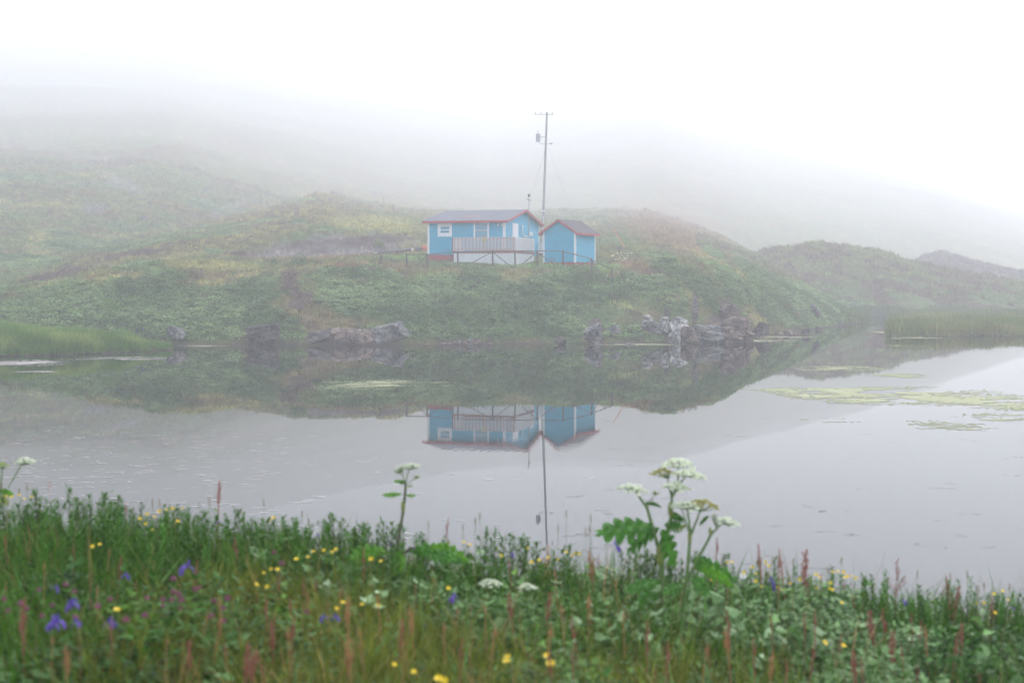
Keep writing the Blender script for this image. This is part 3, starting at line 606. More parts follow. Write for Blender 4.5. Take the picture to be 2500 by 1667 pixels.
rmb, _ = roof_mb(L_, W_, ZE, ZR, .32, .32, A, B); rmb.v = [tuple(Vector(v) + O0) for v in rmb.v]; roof = rmb.build('roof', M['roof'], cab)
pm = MB()                                               # worn reddish patch of shingle on the front slope
for a0, a1, b0, b1 in ((2.6, 3.9, .9, 2.2), (1.2, 1.9, .25, .6)):
    pm.add([cp(a0, b0, ZE + slr * b0 + .094), cp(a1, b0, ZE + slr * b0 + .094), cp(a1 - .2, b1, ZE + slr * b1 + .094), cp(a0, b1, ZE + slr * b1 + .094)], [(0, 1, 2, 3)])
M['worn'] = mat('worn_shingle', (.20, .15, .155), .9, .2, noise=.25, nscale=8)
pm.build('roof_patch', M['worn'], roof)
fmb = fascia_mb(L_, W_, ZE, ZR, .32, .32, A, B); fmb.v = [tuple(Vector(v) + O0) for v in fmb.v]; fmb.build('fascia', M['red'], cab)
for a, b in ((0, 0), (L_, 0), (0, W_), (L_, W_)):
    m = MB(); sa = -1 if a == 0 else 1; sb = -1 if b == 0 else 1
    m.obox(cp(a, b, ZB - .02) + A * sa * .04 + B * sb * .04, A * (-sa * .15), B * (-sb * .03), Zv * (ZE - ZB)); m.obox(cp(a, b, ZB - .02) + A * sa * .043 + B * sb * .038, A * (-sa * .03), B * (-sb * .14), Zv * (ZE - ZB))
    m.build('corner_trim', M['white'], cab)
m = MB(); m.obox(cp(.03, .03, 4.7), A * (L_ - .06), B * (W_ - .06), Zv * (ZB - 4.7 - .004)); m.build('foundation', M['red'], cab)
def window(a0, a1, z0, z1, fw, name='window', double=False):
    m = MB(); o = -.045
    m.obox(cp(a0, o, z0), A * (a1 - a0), B * .04, Zv * fw); m.obox(cp(a0, o, z1 - fw), A * (a1 - a0), B * .04, Zv * fw)
    m.obox(cp(a0, o, z0 + fw), A * fw, B * .04, Zv * (z1 - z0 - 2 * fw)); m.obox(cp(a1 - fw, o, z0 + fw), A * fw, B * .04, Zv * (z1 - z0 - 2 * fw))
    if double:
        m.obox(cp(a0 + fw, o + .003, z0 + fw), A * (a1 - a0 - 2 * fw), B * .035, Zv * .05)
        i = .06; m.obox(cp(a0 + i, o - .015, z0 + i), A * (a1 - a0 - 2 * i), B * .02, Zv * .03); m.obox(cp(a0 + i, o - .015, z1 - i - .03), A * (a1 - a0 - 2 * i), B * .02, Zv * .03)
    w = m.build(name, M['white'], cab)
    mid = (z0 + z1) / 2; s = MB(); s.obox(cp(a0 + fw, -.03, mid - .03), A * (a1 - a0 - 2 * fw), B * .03, Zv * .06); s.build('sash', M['white'], w)
    for q0, q1, mt in ((z0 + fw, mid - .03, M['curtain'] if not double else M['pane']), (mid + .03, z1 - fw, M['curtain'] if not double else M['pane'])):
        g = MB(); g.obox(cp(a0 + fw, -.02, q0), A * (a1 - a0 - 2 * fw), B * .012, Zv * (q1 - q0)); g.build('pane', mt, w)
def acoord(px): r = (px - 1250) / F; return (O.x - r * O.y) / (math.cos(PH) + r * math.sin(PH))
def bcoord(px): r = (px - 1250) / F; return (r * O.y - O.x) / (math.sin(PH) - r * math.cos(PH))
window(acoord(1103.8), acoord(1069), 6.84, 7.77, .21, double=True)
window(acoord(1194), acoord(1156.5), 6.64, 7.86, .11)
m = MB(); b0, b1 = bcoord(1250), bcoord(1263.9); m.obox(cp(-.05, b0, 5.72), B * (b1 - b0), A * .03, Zv * 2.1)
dr = m.build('door', M['white'], cab); m = MB(); m.obox(cp(-.062, b0 + .12, 5.86), B * (b1 - b0 - .24), A * .012, Zv * .8); m.obox(cp(-.062, b0 + .12, 6.8), B * (b1 - b0 - .24), A * .012, Zv * .9); m.build('panel', M['white'], dr)
m = MB(); m.tube([cp(-.08, b1 - .12, 6.68), cp(-.13, b1 - .12, 6.68)], .035); m.build('handle', M['wire'], dr)
# electric service: conduit, meter, mast through the eave
bm_ = bcoord(1289); m = MB(); m.tube([cp(-.07, bm_, 6.95), cp(-.07, bm_, 8.72), cp(-.07, bm_, 9.95)], .035, 8); mast = m.build('service_mast', M['metal'], cab)
m = MB(); m.tube([cp(-.07, bm_, 9.9), cp(-.07, bm_, 10.12)], [.05, .11], 8); m.tube([cp(-.07, bm_, 9.72) + B * (.19 * math.cos(t)) + A * (.19 * math.sin(t)) + Zv * .08 * math.sin(t) for t in np.linspace(0, 6.3, 14)], .012, 4)
m.build('weather_head', M['wire'], mast)
m = MB(); bmm = bcoord(1292.5); m.obox(cp(-.11, bmm - .25, 6.98), B * .3, A * .09, Zv * .34); m.tube([cp(-.10, bmm + .02, 7.15), cp(-.22, bmm + .02, 7.15)], .15, 12); m.build('electric_meter', M['white'], cab)
m = MB(); b2 = bcoord(1272.5); m.tube([cp(-.08, b2, 7.60), cp(-.08, b2, 7.1), cp(-.08, b2 + .08, 6.98), cp(-.08, bm_, 6.95)], .035, 8); m.blob(cp(-.10, b2, 7.6), .07, .07, .14, seg=8); m.build('vent_pipe', M['white'], cab)
for px in (1219.5, 1229):                              # two small flood lamps under the eave
    a = acoord(px); m = MB(); m.obox(cp(a, -.10, 7.66), A * .08, B * .09, Zv * .05); m.blob(cp(a + .05, -.16, 7.60), .08, .08, .06, seg=8); m.build('flood_lamp', M['white'], cab)
# deck wrapped round the front corner
deck = MB(); da0, da1, db0, db1 = -1.5, 2.94, -2.5, 2.45
deck.obox(cp(da0, db0, 5.60), A * (da1 - da0), B * (-.06 - db0), Zv * .12); deck.obox(cp(da0, -.06, 5.603), A * (-.06 - da0), B * (db1 + .06), Zv * .114)
dk = deck.build('deck', M['brown_red'], cab)
m = MB(); m.obox(cp(da0, db0 + .04, 4.45), A * (da1 - da0), B * .03, Zv * 1.14); m.obox(cp(da0 + .02, db0 + .07, 4.45), A * .03, B * (db1 - db0 - .1), Zv * 1.13); m.obox(cp(da1 - .03, db0 + .07, 4.45), A * .03, B * 2.3, Zv * 1.13)
m.build('skirting', M['white_board'], dk)
def railing(p0, p1, zb=5.76, zt=6.70, sp=.10):
    p0 = Vector(p0); p1 = Vector(p1); d = p1 - p0; ln = d.length; d.normalize(); n = d.cross(Zv)
    # keep n pointing outward from the cabin
    if n.dot(-B - A * .3) < 0: n = -n
    r = MB()
    for z in (zb + .06, zt - .12): r.obox(p0 + Zv * z, d * ln, n * -.045, Zv * .09)
    k = max(1, int(round(ln / 2.2)))
    for i in range(k + 1): q = p0 + d * (ln * i / k); r.obox(q - d * .045 - n * .14 + Zv * (5.62), d * .09, n * .09, Zv * (zt - 5.62))
    ra = r.build('railing', M['brown_red'], dk)
    c = MB(); back = MB(); m_ = int(ln / sp)
    for i in range(m_ + 1):
        q = p0 + d * (i * ln / m_); c.obox(q - d * .019 + n * .003 + Zv * zb, d * .038, n * .022, Zv * (zt - zb)); back.obox(q + d * .021 + n * -.03 + Zv * zb, d * .042, n * .028, Zv * (zt - zb - .02))
    c.build('pickets', M['white'], ra) if False else c.build('picket_row', M['white'], dk); back.build('picket_backing', M['brown_red'], dk)
    return ra
def dp(a, b): return O0 + A * a + B * b
railing(dp(da0 + .05, db0 + .04), dp(da1, db0 + .04)); railing(dp(da0 + .03, db0 + .1), dp(da0 + .03, db1)); railing(dp(da1, db0 + .15), dp(da1, -.7))
for o in list(dk.children):
    if o.get('kind') == 'part': del o['kind']
m = MB()                                                # steps at the deck's left end
m.obox(cp(da1 + .03, db0 + .3, 4.7), A * .04, B * .06, Zv * 1.25); m.obox(cp(da1 + .30, db0 + .3, 4.7), A * .04, B * .06, Zv * 1.0)
for i in range(4): m.obox(cp(da1 + .02, db0 + .35 + 0, 4.95 + i * .18), A * (.36), B * .7, Zv * .04)
m.build('steps', M['wood'], dk)
m = MB(); q = cp(-.05, W_ - .35, 5.62); m.obox(q + A * -.65, A * .6, B * 1.3, Zv * .1); m.obox(q + A * -.62 - Zv * .9, A * .5, B * .08, Zv * .9); m.obox(q + A * -.62 - Zv * .55 - B * .5, A * .5, B * .45, Zv * .07)
la = m.build('back_landing', M['brown_red'], cab)
m = MB(); m.obox(q - A * .66 + Zv * .1, A * .05, B * .05, Zv * .95)
m.build('landing_post', M['brown_red'], la)
m = MB()
for i in range(8): m.obox(q + A * (-.6 + i * .078) + Zv * .12 - B * .02, A * .06, B * .02, Zv * .85)
m.build('landing_picket', M['white'], la)
# wreath on the railing
wc = O + A * (acoord(1181.7)) ; wr = empty('wreath', tuple(P(1181.7, 583.5, 97.85))); tag(wr, 'small yellow-green wreath hanging on the deck railing below the curtained window', 'wreath')
m = MB()
for i in range(16):
    t = i / 16 * 6.283; m.blob((.145 * math.cos(t), -.03, .155 * math.sin(t)), .045, .04, .045, seg=5, jit=.3)
M['wreath'] = mat('wreath_leaves', (.42, .42, .10), .8, .2, noise=.4, nscale=30); m.build('ring', M['wreath'], wr)
m = MB(); m.blob((0, -.06, .16), .05, .03, .04); m.build('bow', M['red'], wr)

# ================================================================== THE SHED
P2 = R(29); SA = Vector((-math.cos(P2), math.sin(P2), 0)); SB = Vector((math.sin(P2), math.cos(P2), 0))
shx, shy = (1404.4 - 1250) / F * 98, 98.0; shed = empty('shed', (shx, shy, 4.95)); S0 = Vector((0, 0, -4.95))
tag(shed, 'small windowless blue clapboard shed with red fascia standing right of the cabin', 'shed')
SW, SL, SZ, SE, SR = 2.45, 3.1, 4.98, 7.08, 7.86       # gable faces the camera: its width runs along SA, its depth along SB
mb = MB(); gable_body(mb, SL, SW, SZ, SE, SR, SB, SA); mb.v = [tuple(Vector(v) + S0) for v in mb.v]
ss = (SR - SE) / (SW / 2); sc_ = lambda z: (0.0, SW) if z <= SE else ((z - SE) / ss, SW - (z - SE) / ss)
siding(mb, SA, S0, SW, SZ, SR, -SB, .115, sc_); siding(mb, SB, S0, SL, SZ, SE, -SA, .115); siding(mb, SB, S0 + SA * SW, SL, SZ, SE, SA, .115); siding(mb, SA, S0 + SB * SL, SW, SZ, SR, SB, .115, sc_)
mb.build('wall', M['blue'], shed)
rmb, _ = roof_mb(SL, SW, SE, SR, .28, .22, SB, SA); rmb.v = [tuple(Vector(v) + S0) for v in rmb.v]; rmb.build('roof', M['roof_dark'], shed)
fmb = fascia_mb(SL, SW, SE, SR, .28, .22, SB, SA, .15); fmb.v = [tuple(Vector(v) + S0) for v in fmb.v]; fmb.build('fascia', M['red'], shed)
for a, b in ((0, 0), (SW, 0), (0, SL), (SW, SL)):
    m = MB(); sa = -1 if a == 0 else 1; sb = -1 if b == 0 else 1; q = S0 + SA * a + SB * b + Zv * (SZ - .05)
    m.obox(q + SA * sa * .04 + SB * sb * .04, SA * (-sa * .12), SB * (-sb * .03), Zv * (SE - SZ + .05)); m.obox(q + SA * sa * .043 + SB * sb * .038, SA * (-sa * .03), SB * (-sb * .11), Zv * (SE - SZ + .05))
    m.build('corner_trim', M['white'], shed)
m = MB(); m.obox(S0 + SA * .02 + SB * .02 + Zv * 4.55, SA * (SW - .04), SB * (SL - .04), Zv * (SZ - 4.55 - .004)); m.build('foundation', M['red'], shed)
m = MB()                                                # faint red number 13 low on the gable wall
def stroke(pts):
    for (a, z), (a2, z2) in zip(pts[:-1], pts[1:]):
        p = S0 + SA * a - SB * .034 + Zv * z; p2 = S0 + SA * a2 - SB * .034 + Zv * z2; d = (p2 - p).normalized(); m.obox(p - d * .012, (p2 - p) + d * .024, d.cross(SB) * .028, -SB * .004)
stroke([(1.90, 5.22), (1.86, 5.27), (1.86, 5.02)]); stroke([(1.74, 5.25), (1.62, 5.26), (1.62, 5.15), (1.70, 5.14)]); stroke([(1.70, 5.14), (1.60, 5.13), (1.61, 5.02), (1.74, 5.02)])
m.build('number', M['red'], shed)

# ================================================================== POLE, FENCES, THINGS ON THE TERRACE
pb = P(1323, 0, 110); pb.z = float(tz(1323, 110)) - .1; ptop = P(1335.3, 274.5, 110)
up = empty('utility_pole', tuple(pb)); tag(up, 'tall leaning wooden power pole rising into fog behind cabin and shed', 'utility pole')
d = ptop - pb; m = MB(); m.tube([(0, 0, 0), d * .5, d], [.11, .092, .075], 10); m.build('pole', M['pole_wood'], up)
def onp(t): return d * t
m = MB(); c = onp(.832) + Vector((-.62, 0, -.15)); m.tube([c - Zv * .30, c + Zv * .30, c + Zv * .36], [.17, .17, .10], 12); m.tube([c + Zv * .3, c + Zv * .6], .035, 6)
tr = m.build('transformer', M['metal'], up); m = MB(); m.tube([c, onp(.832)], .03, 5); m.build('bracket', M['metal'], tr)
m = MB(); m.tube([onp(.985) + Vector((-.95, 0, 0)), onp(.985) + Vector((.5, 0, -.02))], .028, 5)
for x in (-.9, -.45, .42): m.tube([onp(.985) + Vector((x, 0, 0)), onp(.985) + Vector((x, 0, .16))], [.03, .045], 6)
m.build('crossarm', M['metal'], up)
m = MB(); m.tube([onp(.775) + Vector((-.5, 0, .05)), onp(.775) + Vector((0, 0, 0)), onp(.775) + Vector((.38, 0, .05))], .025, 5); m.blob(onp(.775) + Vector((.42, 0, .05)), .13, .1, .07, seg=8)
m.build('lower_bracket', M['metal'], up)
m = MB(); m.tube([onp(.27) + Vector((0, -.15, 0)), onp(.03) + Vector((0, -.16, 0))], .025, 5); m.obox(onp(.30) + Vector((-.14, -.2, 0)), (.28, 0, 0), (0, .06, 0), (0, 0, .1)); m.build('ground_conduit', M['white'], up)
def wire(name, p, q, sag, label, r=.003):
    p = Vector(p); q = Vector(q); m = MB(); m.tube([(p.lerp(q, t) - Zv * sag * 4 * t * (1 - t)) - p for t in np.linspace(0, 1, 14)], r, 4); tag(m.build(name, M['wire'], None, loc=tuple(p)), label, 'wire')
mh = Vector(cab.location) + cp(-.07, bm_, 9.98)
wire('service_wire', pb + onp(.76), mh, .25, 'thin sagging power wire from the pole down to the cabin mast')
g = P(1265, 0, 124); g.z = float(tz(1265, 124)); wire('guy_wire', pb + onp(.74), g, 0, 'faint straight guy wire running left from the power pole to the slope')
g = P(1425, 0, 122); g.z = float(tz(1425, 122)); wire('guy_wire', pb + onp(.80), g, 0, 'faint straight guy wire running right from the power pole to the mound')

# rail fence along the bank crest
tops = [(992.4, 620.6, 649), (1042.5, 620.7, 645.5), (1117.3, 614.4, 643.5), (1202, 612.2, 642.5), (1256.8, 612, 644), (1311.4, 612.2, 645), (1374, 612.2, 652), (1443.9, 632, 680), (1493.6, 658, 708.5)]
fd = [96.3, 96.4, 96.2, 96, 96, 96, 95.6, 94.2, 92.6]
fen = empty('rail_fence', tuple(P(1202, 642, 96))); tag(fen, 'weathered pole-and-rail fence with slanting braces along the bank crest', 'fence'); fo = fen.location.copy()
T = []; Bt = []
for (px, yt, yb), D in zip(tops, fd):
    t = P(px, yt, D); b = P(px + 1.4, yb, D); b.z = min(b.z, float(tz(px, D))) - .25; T.append(t); Bt.append(b)
    m = MB(); m.tube([b - fo, t - fo + Zv * .05], [.062, .052], 7); m.build('post', M['wood'], fen)
for i in range(len(T) - 1):
    m = MB(); m.tube([T[i] - fo - Vector((.06, .05, .03)), (T[i] + T[i + 1]) / 2 - fo + Vector((0, -.05, random.uniform(-.03, .01))), T[i + 1] - fo + Vector((.06, -.05, -.02))], [.038, .034, .03], 6); m.build('rail', M['wood'], fen)
for i, px, py in ((1, 1017, 646), (1, 1092, 645), (3, 1143, 643), (3, 1245, 645), (5, 1275, 641.5), (5, 1365, 651), (7, 1389, 655), (7, 1491, 704)):
    q = P(px, py, fd[i] - .1); m = MB(); m.tube([T[i] - fo + Vector((0, -.1, -.08)), q - fo + Vector((0, -.05, -.1))], .03, 6); m.build('brace', M['wood'], fen)
def post(px, yt, yb, D, r, label, name='fence_post', mt='wood', lean=0):
    t = P(px + lean, yt, D); b = P(px, yb, D); b.z = min(b.z, float(tz(px, D))) - .2; m = MB(); m.tube([(0, 0, 0), (t - b) * .5, t - b], [r, r * .95, r * .85], 7); m.tube([(t - b) - Zv * .02, (t - b) + Zv * .03], [r * .86, r * .5], 7)
    return tag(m.build(name, M[mt], None, loc=tuple(b)), label, 'post')
g_ = 'lone fence posts left of the cabin'
a = post(929.3, 622.7, 653.7, 96.5, .055, 'pale lone fence post left of the rail fence below the black pipe')
b = post(931.8, 624.5, 649, 96.9, .045, 'darker post leaning right behind the pale lone fence post')
for px, yt, yb, lab in ((913.8, 461, 482, 'tallest of the faint posts on the misty mound left of the cabin'), (936.7, 479, 502, 'thin pale post second from left on the misty mound'), (951.7, 487, 500, 'shortest of the faint posts on the misty mound'), (960.5, 499, 526, 'dark faint post nearest the cabin roof on the misty mound')):
    D, h = hit(px, yb); post(px, yt, yb, D, .06, lab)['group'] = 'faint posts on the misty mound'
D, h = hit(1528.5, 608); t = P(1497.2, 557.6, D - .3); m = MB(); m.tube([(0, 0, -.1), (t - h) * .5, t - h], .032, 7); m.tube([(t - h) * .94, (t - h) * 1.005], .04, 7); tag(m.build('marker_pole', M['orange'], None, loc=tuple(h)), 'thin orange pole leaning left on the slope right of the shed', 'pole')
# black pipe, log, tarp, plank
D1_, h1 = hit(919, 621); D2_, h2 = hit(1003, 613); m = MB(); n = 40; pts = []; rad = []
p1, p2 = P(919, 618, D1_), P(1003, 609.5, D1_ + 1.2)
for i in range(n + 1): pts.append(p1.lerp(p2, i / n) - p1); rad.append(.105 if i % 2 else .118)
pe = empty('drain_pipe', tuple(p1)); tag(pe, 'long black corrugated plastic pipe lying left of the cabin', 'pipe')
m.tube(pts, rad, 12); m.build('tube', M['pipe'], pe); m = MB(); e = p2 - p1; u_ = e.normalized(); m.tube([e, e + u_ * .18], .07, 10); m.build('white_end', M['scrap_white'], pe); m = MB(); m.tube([-u_ * .12, u_ * .02], [.07, .112], 10); m.build('grey_end', M['metal'], pe)
q = P(1023, 609, D1_ + 1.5); m = MB(); m.tube([Vector((-.22, .3, .02)), Vector((0, 0, 0)), Vector((.13, -.18, 0))], [.17, .18, .18], 14); lg = m.build('log', M['wood'], None, loc=tuple(q)); tag(lg, 'short fat log lying between the black pipe and the orange tarp', 'log')
D3_, h3 = hit(1037, 616); bmh = bmesh.new(); bmesh.ops.create_icosphere(bmh, subdivisions=3, radius=1)
for v in bmh.verts:
    x, y, z = v.co; n_ = float(fbm(np.array(x * 2 + 5), np.array(y * 2 + z * 2), 3, 7)); v.co = Vector((x * .28, y * .3, max(z, -.3) * .30)) * (.7 + .8 * n_)
me = bpy.data.meshes.new('tarp'); bmh.to_mesh(me); bmh.free(); me.materials.append(M['tarp']); o = bpy.data.objects.new('tarp', me); COL.objects.link(o); o.location = P(1036, 608.5, D1_ + 1.8); tag(o, 'crumpled faded orange tarp heap against the cabin\'s left corner', 'tarp')
D4_, h4 = hit(963, 619); m = MB(); m.obox((-.17, 0, 0), (.34, .05, .02), (0, .1, 0), (0, 0, .04)); o = m.build('plank', M['tarp'], None, loc=tuple(P(963, 618.5, D4_ - .2))); tag(o, 'short orange-brown plank on the grass in front of the black pipe', 'plank')

# ================================================================== ROCKS
def rock(px, py, D, w, h, dp_, mt, label, seed, rz=0, cat='rock', strata=.05, pw=.6, planes=13, name='rock', sink=.25, sub=4, tilt=0.0, group=None, top=None):
    rr = np.random.default_rng(seed); bmh = bmesh.new(); bmesh.ops.create_icosphere(bmh, subdivisions=sub, radius=1)
    V = np.array([v.co[:] for v in bmh.verts]); V = np.sign(V) * np.abs(V) ** pw; V /= np.abs(V).max()
    for _ in range(planes):
        n = rr.normal(size=3); n /= np.linalg.norm(n); dd = rr.uniform(.55, .9); s = V @ n - dd; V = V - np.outer(np.clip(s, 0, None), n)
    V /= np.abs(V).max(0)
    if w > .6 and D < 110: h = h * 1.12; w = w * 1.12
    V = V * np.array([w / 2, dp_ / 2, h * (1 + sink) / 2])
    n1 = fbm(V[:, 0] * 1.3 + seed, V[:, 2] * 2.6 + V[:, 1], 4, seed % 50) - .5; n2 = np.abs(fbm(V[:, 0] * .9 + V[:, 1] + seed, V[:, 2] * 7 + V[:, 0] * 1.5, 3, seed % 40) - .5)
    n3 = np.abs(fbm(V[:, 0] * 5 + seed, V[:, 2] * 6 + V[:, 1] * 4, 3, seed % 30) - .5); N_ = V / (np.linalg.norm(V, axis=1, keepdims=True) + 1e-6); V = V + N_ * (n1 * min(w, h) * .35 - n2 * strata * 5 - n3 * min(w, h) * .10)[:, None]
    c, s_ = math.cos(tilt), math.sin(tilt); X = V[:, 0] * c - V[:, 2] * s_; V[:, 2] = V[:, 0] * s_ + V[:, 2] * c; V[:, 0] = X
    V[:, 2] += h * (1 + sink) / 2 - h * sink
    for v, c_ in zip(bmh.verts, V): v.co = c_
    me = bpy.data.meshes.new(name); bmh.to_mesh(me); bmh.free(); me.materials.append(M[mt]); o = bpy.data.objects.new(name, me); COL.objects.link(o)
    D2 = D - (1.1 if D < 110 and w > .6 else .2); p = P(px, py, D2); o.location = p; o.rotation_euler = (0, 0, rz); tag(o, label, cat, group); return o
# (px, py) is where the rock's foot shows, D its distance; sizes in metres: 1 m is about 41 photo pixels at the shore
rock(640, 842, 83.2, 2.0, 1.15, 1.6, 'rock_dark', 'dark slab-sided shore rock at the waterline below the brown gully', 1, tilt=.25, strata=.09)
rock(800, 845, 84.0, 2.6, .95, 2.2, 'rock_dark', 'low dark left end of the long rock ledge beneath the white plastic scrap', 2, strata=.09, name='rock_ledge')
rock(880, 845, 84.0, 3.4, 1.0, 2.2, 'rock_brown', 'long low brownish rock ledge in the middle of the left shoreline outcrop', 3, strata=.12, name='rock_ledge')
rock(945, 845, 83.8, 2.4, 1.45, 2.0, 'rock_grey', 'rounded grey right end of the long shoreline ledge, tallest part', 4, strata=.1, name='rock_ledge')
rock(720, 735, 93, .9, .35, .8, 'rock_dark', 'upper small slate outcrop in the brown gully of the bank', 5, tilt=-.4)
rock(735, 752, 91, 1.1, .4, .8, 'rock_dark', 'lower small slate outcrop in the brown gully of the bank', 6, tilt=-.5)
sm_ = [(1085, 840, .5, .12), (1098, 841, .35, .14), (1110, 838, .5, .22), (1122, 839, .4, .25), (1136, 840, .55, .32), (1150, 839, .5, .34), (1163, 840, .55, .36), (1180, 841, .3, .16), (1196, 841, .35, .14), (1062, 842, .3, .10), (1040, 842, .4, .08)]
od = ['first', 'second', 'third', 'fourth', 'fifth', 'sixth', 'seventh', 'eighth', 'ninth', 'tenth', 'eleventh', 'twelfth', 'thirteenth', 'fourteenth', 'fifteenth', 'sixteenth', 'seventeenth', 'eighteenth', 'nineteenth', 'twentieth', 'twenty-first', 'twenty-second', 'twenty-third', 'twenty-fourth', 'twenty-fifth', 'twenty-sixth', 'twenty-seventh', 'twenty-eighth', 'twenty-ninth', 'thirtieth']
sm_.sort()
for i, (px, py, w, h) in enumerate(sm_): rock(px, py, 82.0, w, h, w * .9, 'rock_grey' if i % 2 else 'rock_brown', f'{od[i]} small shore stone from the left in the stone row below the deck', 20 + i, sub=3, name='shore_stone', cat='stone', group='small stones along the waterline below the cabin')
rock(1452, 838, 83.9, 1.2, 1.1, 1.0, 'rock_grey', 'jagged spiky grey rock at the waterline left of the pointed slab', 41, strata=.14, tilt=.12, pw=.9)
rock(1461, 812, 84.2, .45, 1.05, .6, 'rock_brown', 'narrow upright splinter on top of the jagged shore rock', 42, strata=.12, pw=.9)
rock(1364, 840, 83.6, .8, .42, .8, 'rock_dark', 'small dark wet rock at the waterline below the shed', 43)
rock(1500, 820, 86.6, .9, .65, .7, 'rock_grey', 'smooth pointed grey slab among shrubs right of the spiky rock', 44, tilt=-.35, strata=.01)
rock(1577, 806, 87.6, .85, .85, .9, 'rock_pale', 'cream topped block at the left end of the pale outcrop', 45)
rock(1600, 812, 87.2, .9, .62, .9, 'rock_grey', 'grey block second in the pale outcrop row', 46)
rock(1624, 810, 87.3, .65, .85, .9, 'rock_pale', 'tall pale grey block beside the narrow left rock fin', 47)
rock(1653, 808, 87.4, 1.3, .8, 1.0, 'rock_pale', 'large cream boulder above the white blocks near the tall fin', 48)
rock(1652, 836, 85.2, .8, .85, .9, 'rock_pale', 'white streaked block at the waterline left of the rounded brown boulder', 49)
rock(1683, 836, 85.0, 1.15, .85, 1.0, 'rock_brown', 'rounded brown boulder at the waterline below the tall fin', 50, strata=.03)
rock(1672, 814, 86.2, .75, .45, .8, 'rock_pale', 'small white block between the cream and brown boulders', 51)
rock(1720, 838, 85.8, 2.0, 1.25, 1.8, 'rock_grey', 'left grey face of the big cliff-like outcrop', 52, strata=.1, name='rock_outcrop', sub=5)
rock(1765, 838, 86.6, 2.5, 1.55, 2.4, 'rock_brown', 'big brown layered cliff rock in the middle of the right outcrop', 53, strata=.16, name='rock_outcrop', sub=5)
rock(1812, 834, 88.0, 2.0, 1.55, 2.0, 'rock_brown', 'right buttress of the cliff outcrop with pale cracked top', 54, strata=.13, name='rock_outcrop', tilt=-.12, sub=5)
rock(1784, 772, 91.5, 1.3, .9, 1.2, 'rock_brown', 'jagged brown ledge crowning the cliff outcrop', 55, strata=.14, tilt=-.35)
rock(1742, 741, 96.5, 2.3, .45, .9, 'rock_brown', 'slanting brown rock rib above the cliff outcrop', 56, strata=.08, tilt=-.6)
rock(1697, 796, 89.0, .42, 1.9, .6, 'rock_grey', 'tall narrow grey rock fin rising up the bank with a white spot', 57, strata=.06, pw=.85, tilt=-.03, name='rock_fin')
rock(1629, 788, 89.0, .45, 1.15, .6, 'rock_grey', 'short narrow rock fin left of the tall fin', 58, strata=.06, pw=.85, tilt=.22, name='rock_fin')
rock(1693, 730, 95.5, .4, .55, .5, 'rock_grey', 'small grey knob at the top of the tall rock fin', 59)
rock(1858, 812, 94.0, 1.1, .65, 1.0, 'rock_dark', 'dark rock just right of the cliff outcrop', 60)
rock(1848, 822, 92.0, .6, .22, .5, 'rock_dark', 'flat dark stone at the water right of the cliff outcrop', 61, name='shore_stone')
for i, (px, py, D, w, h) in enumerate([(1905, 816, 97, .7, .2), (1925, 815, 98, .8, .35), (1944, 817, 97.5, .5, .15), (1968, 816, 98, .65, .40), (1998, 806, 106, .6, .3), (2050, 795, 116, .6, .4), (2058, 794, 117, .4, .3)]):
    rock(px, py, D, w, h, w, 'rock_dark' if i > 2 else 'rock_brown', f'{od[i]} low stone from the left along the right channel shore', 70 + i, sub=3, name='shore_stone', cat='stone', group='low stones on the channel shore')
rock(1990, 770, 108, .5, 1.2, .5, 'rock_grey', 'thin grey rib of rock high on the right slope', 62, tilt=.5, strata=.06, name='rock_fin')
rock(432, 822, 83.4, 1.15, .55, .9, 'rock_grey', 'smooth grey boulder behind the tip of the grassy spit', 63, strata=.01, tilt=-.25, name='boulder')
rock(1535, 841, 82.8, .6, .14, .4, 'rock_grey', 'thin flat grey stone lying at the water left of the white blocks', 64, name='shore_stone')
hb = [(23, 411, 14, 4, 'pale flat boulder high on the left hill by the frame edge'), (147, 377, 9, 4, 'tiny pale boulder highest on the left hill'), (237, 460, 18, 7, 'flat pale boulder in the upper middle of the left hill'), (174, 495, 15, 8, 'tilted pale boulder below the high flat one on the left hill'), (142, 560, 11, 8, 'small white boulder low on the left hill'),
      (352, 540, 21, 14, 'largest rounded grey boulder on the left hill'), (316, 557, 17, 6, 'flat boulder just left of the largest hill boulder'), (260, 595, 10, 7, 'small stone at the foot of the left hill'), (534, 524, 9, 4, 'small pale stone near the moss ridge'), (207, 689, 17, 9, 'grey boulder on the near ridge above the shrubs at left'),
      (155, 518, 13, 6, 'low grey stone left of the stone cluster on the hill'), (222, 516, 18, 8, 'left boulder of the grey cluster on the left hill'), (240, 510, 13, 6, 'right boulder of the grey cluster on the left hill'), (590, 526, 15, 7, 'dark stone on the crest of the moss ridge'), (82, 549, 9, 5, 'small stone low on the hill near the left frame edge'),
      (505, 470, 14, 12, 'faint grey boulder beside the moss ridge top in mist'), (264, 600, 8, 5, 'white pebble under the small hill-foot stone')]
for i, (px, py, w, h, lab) in enumerate(hb):
    D, hp = hit(px, py, 86); s_ = D / F; rock(px, py + 1, D, w * s_, h * s_, w * s_ * .8, 'rock_grey', lab, 90 + i, sub=3, name='boulder', cat='boulder', group='boulders scattered on the left hillside')
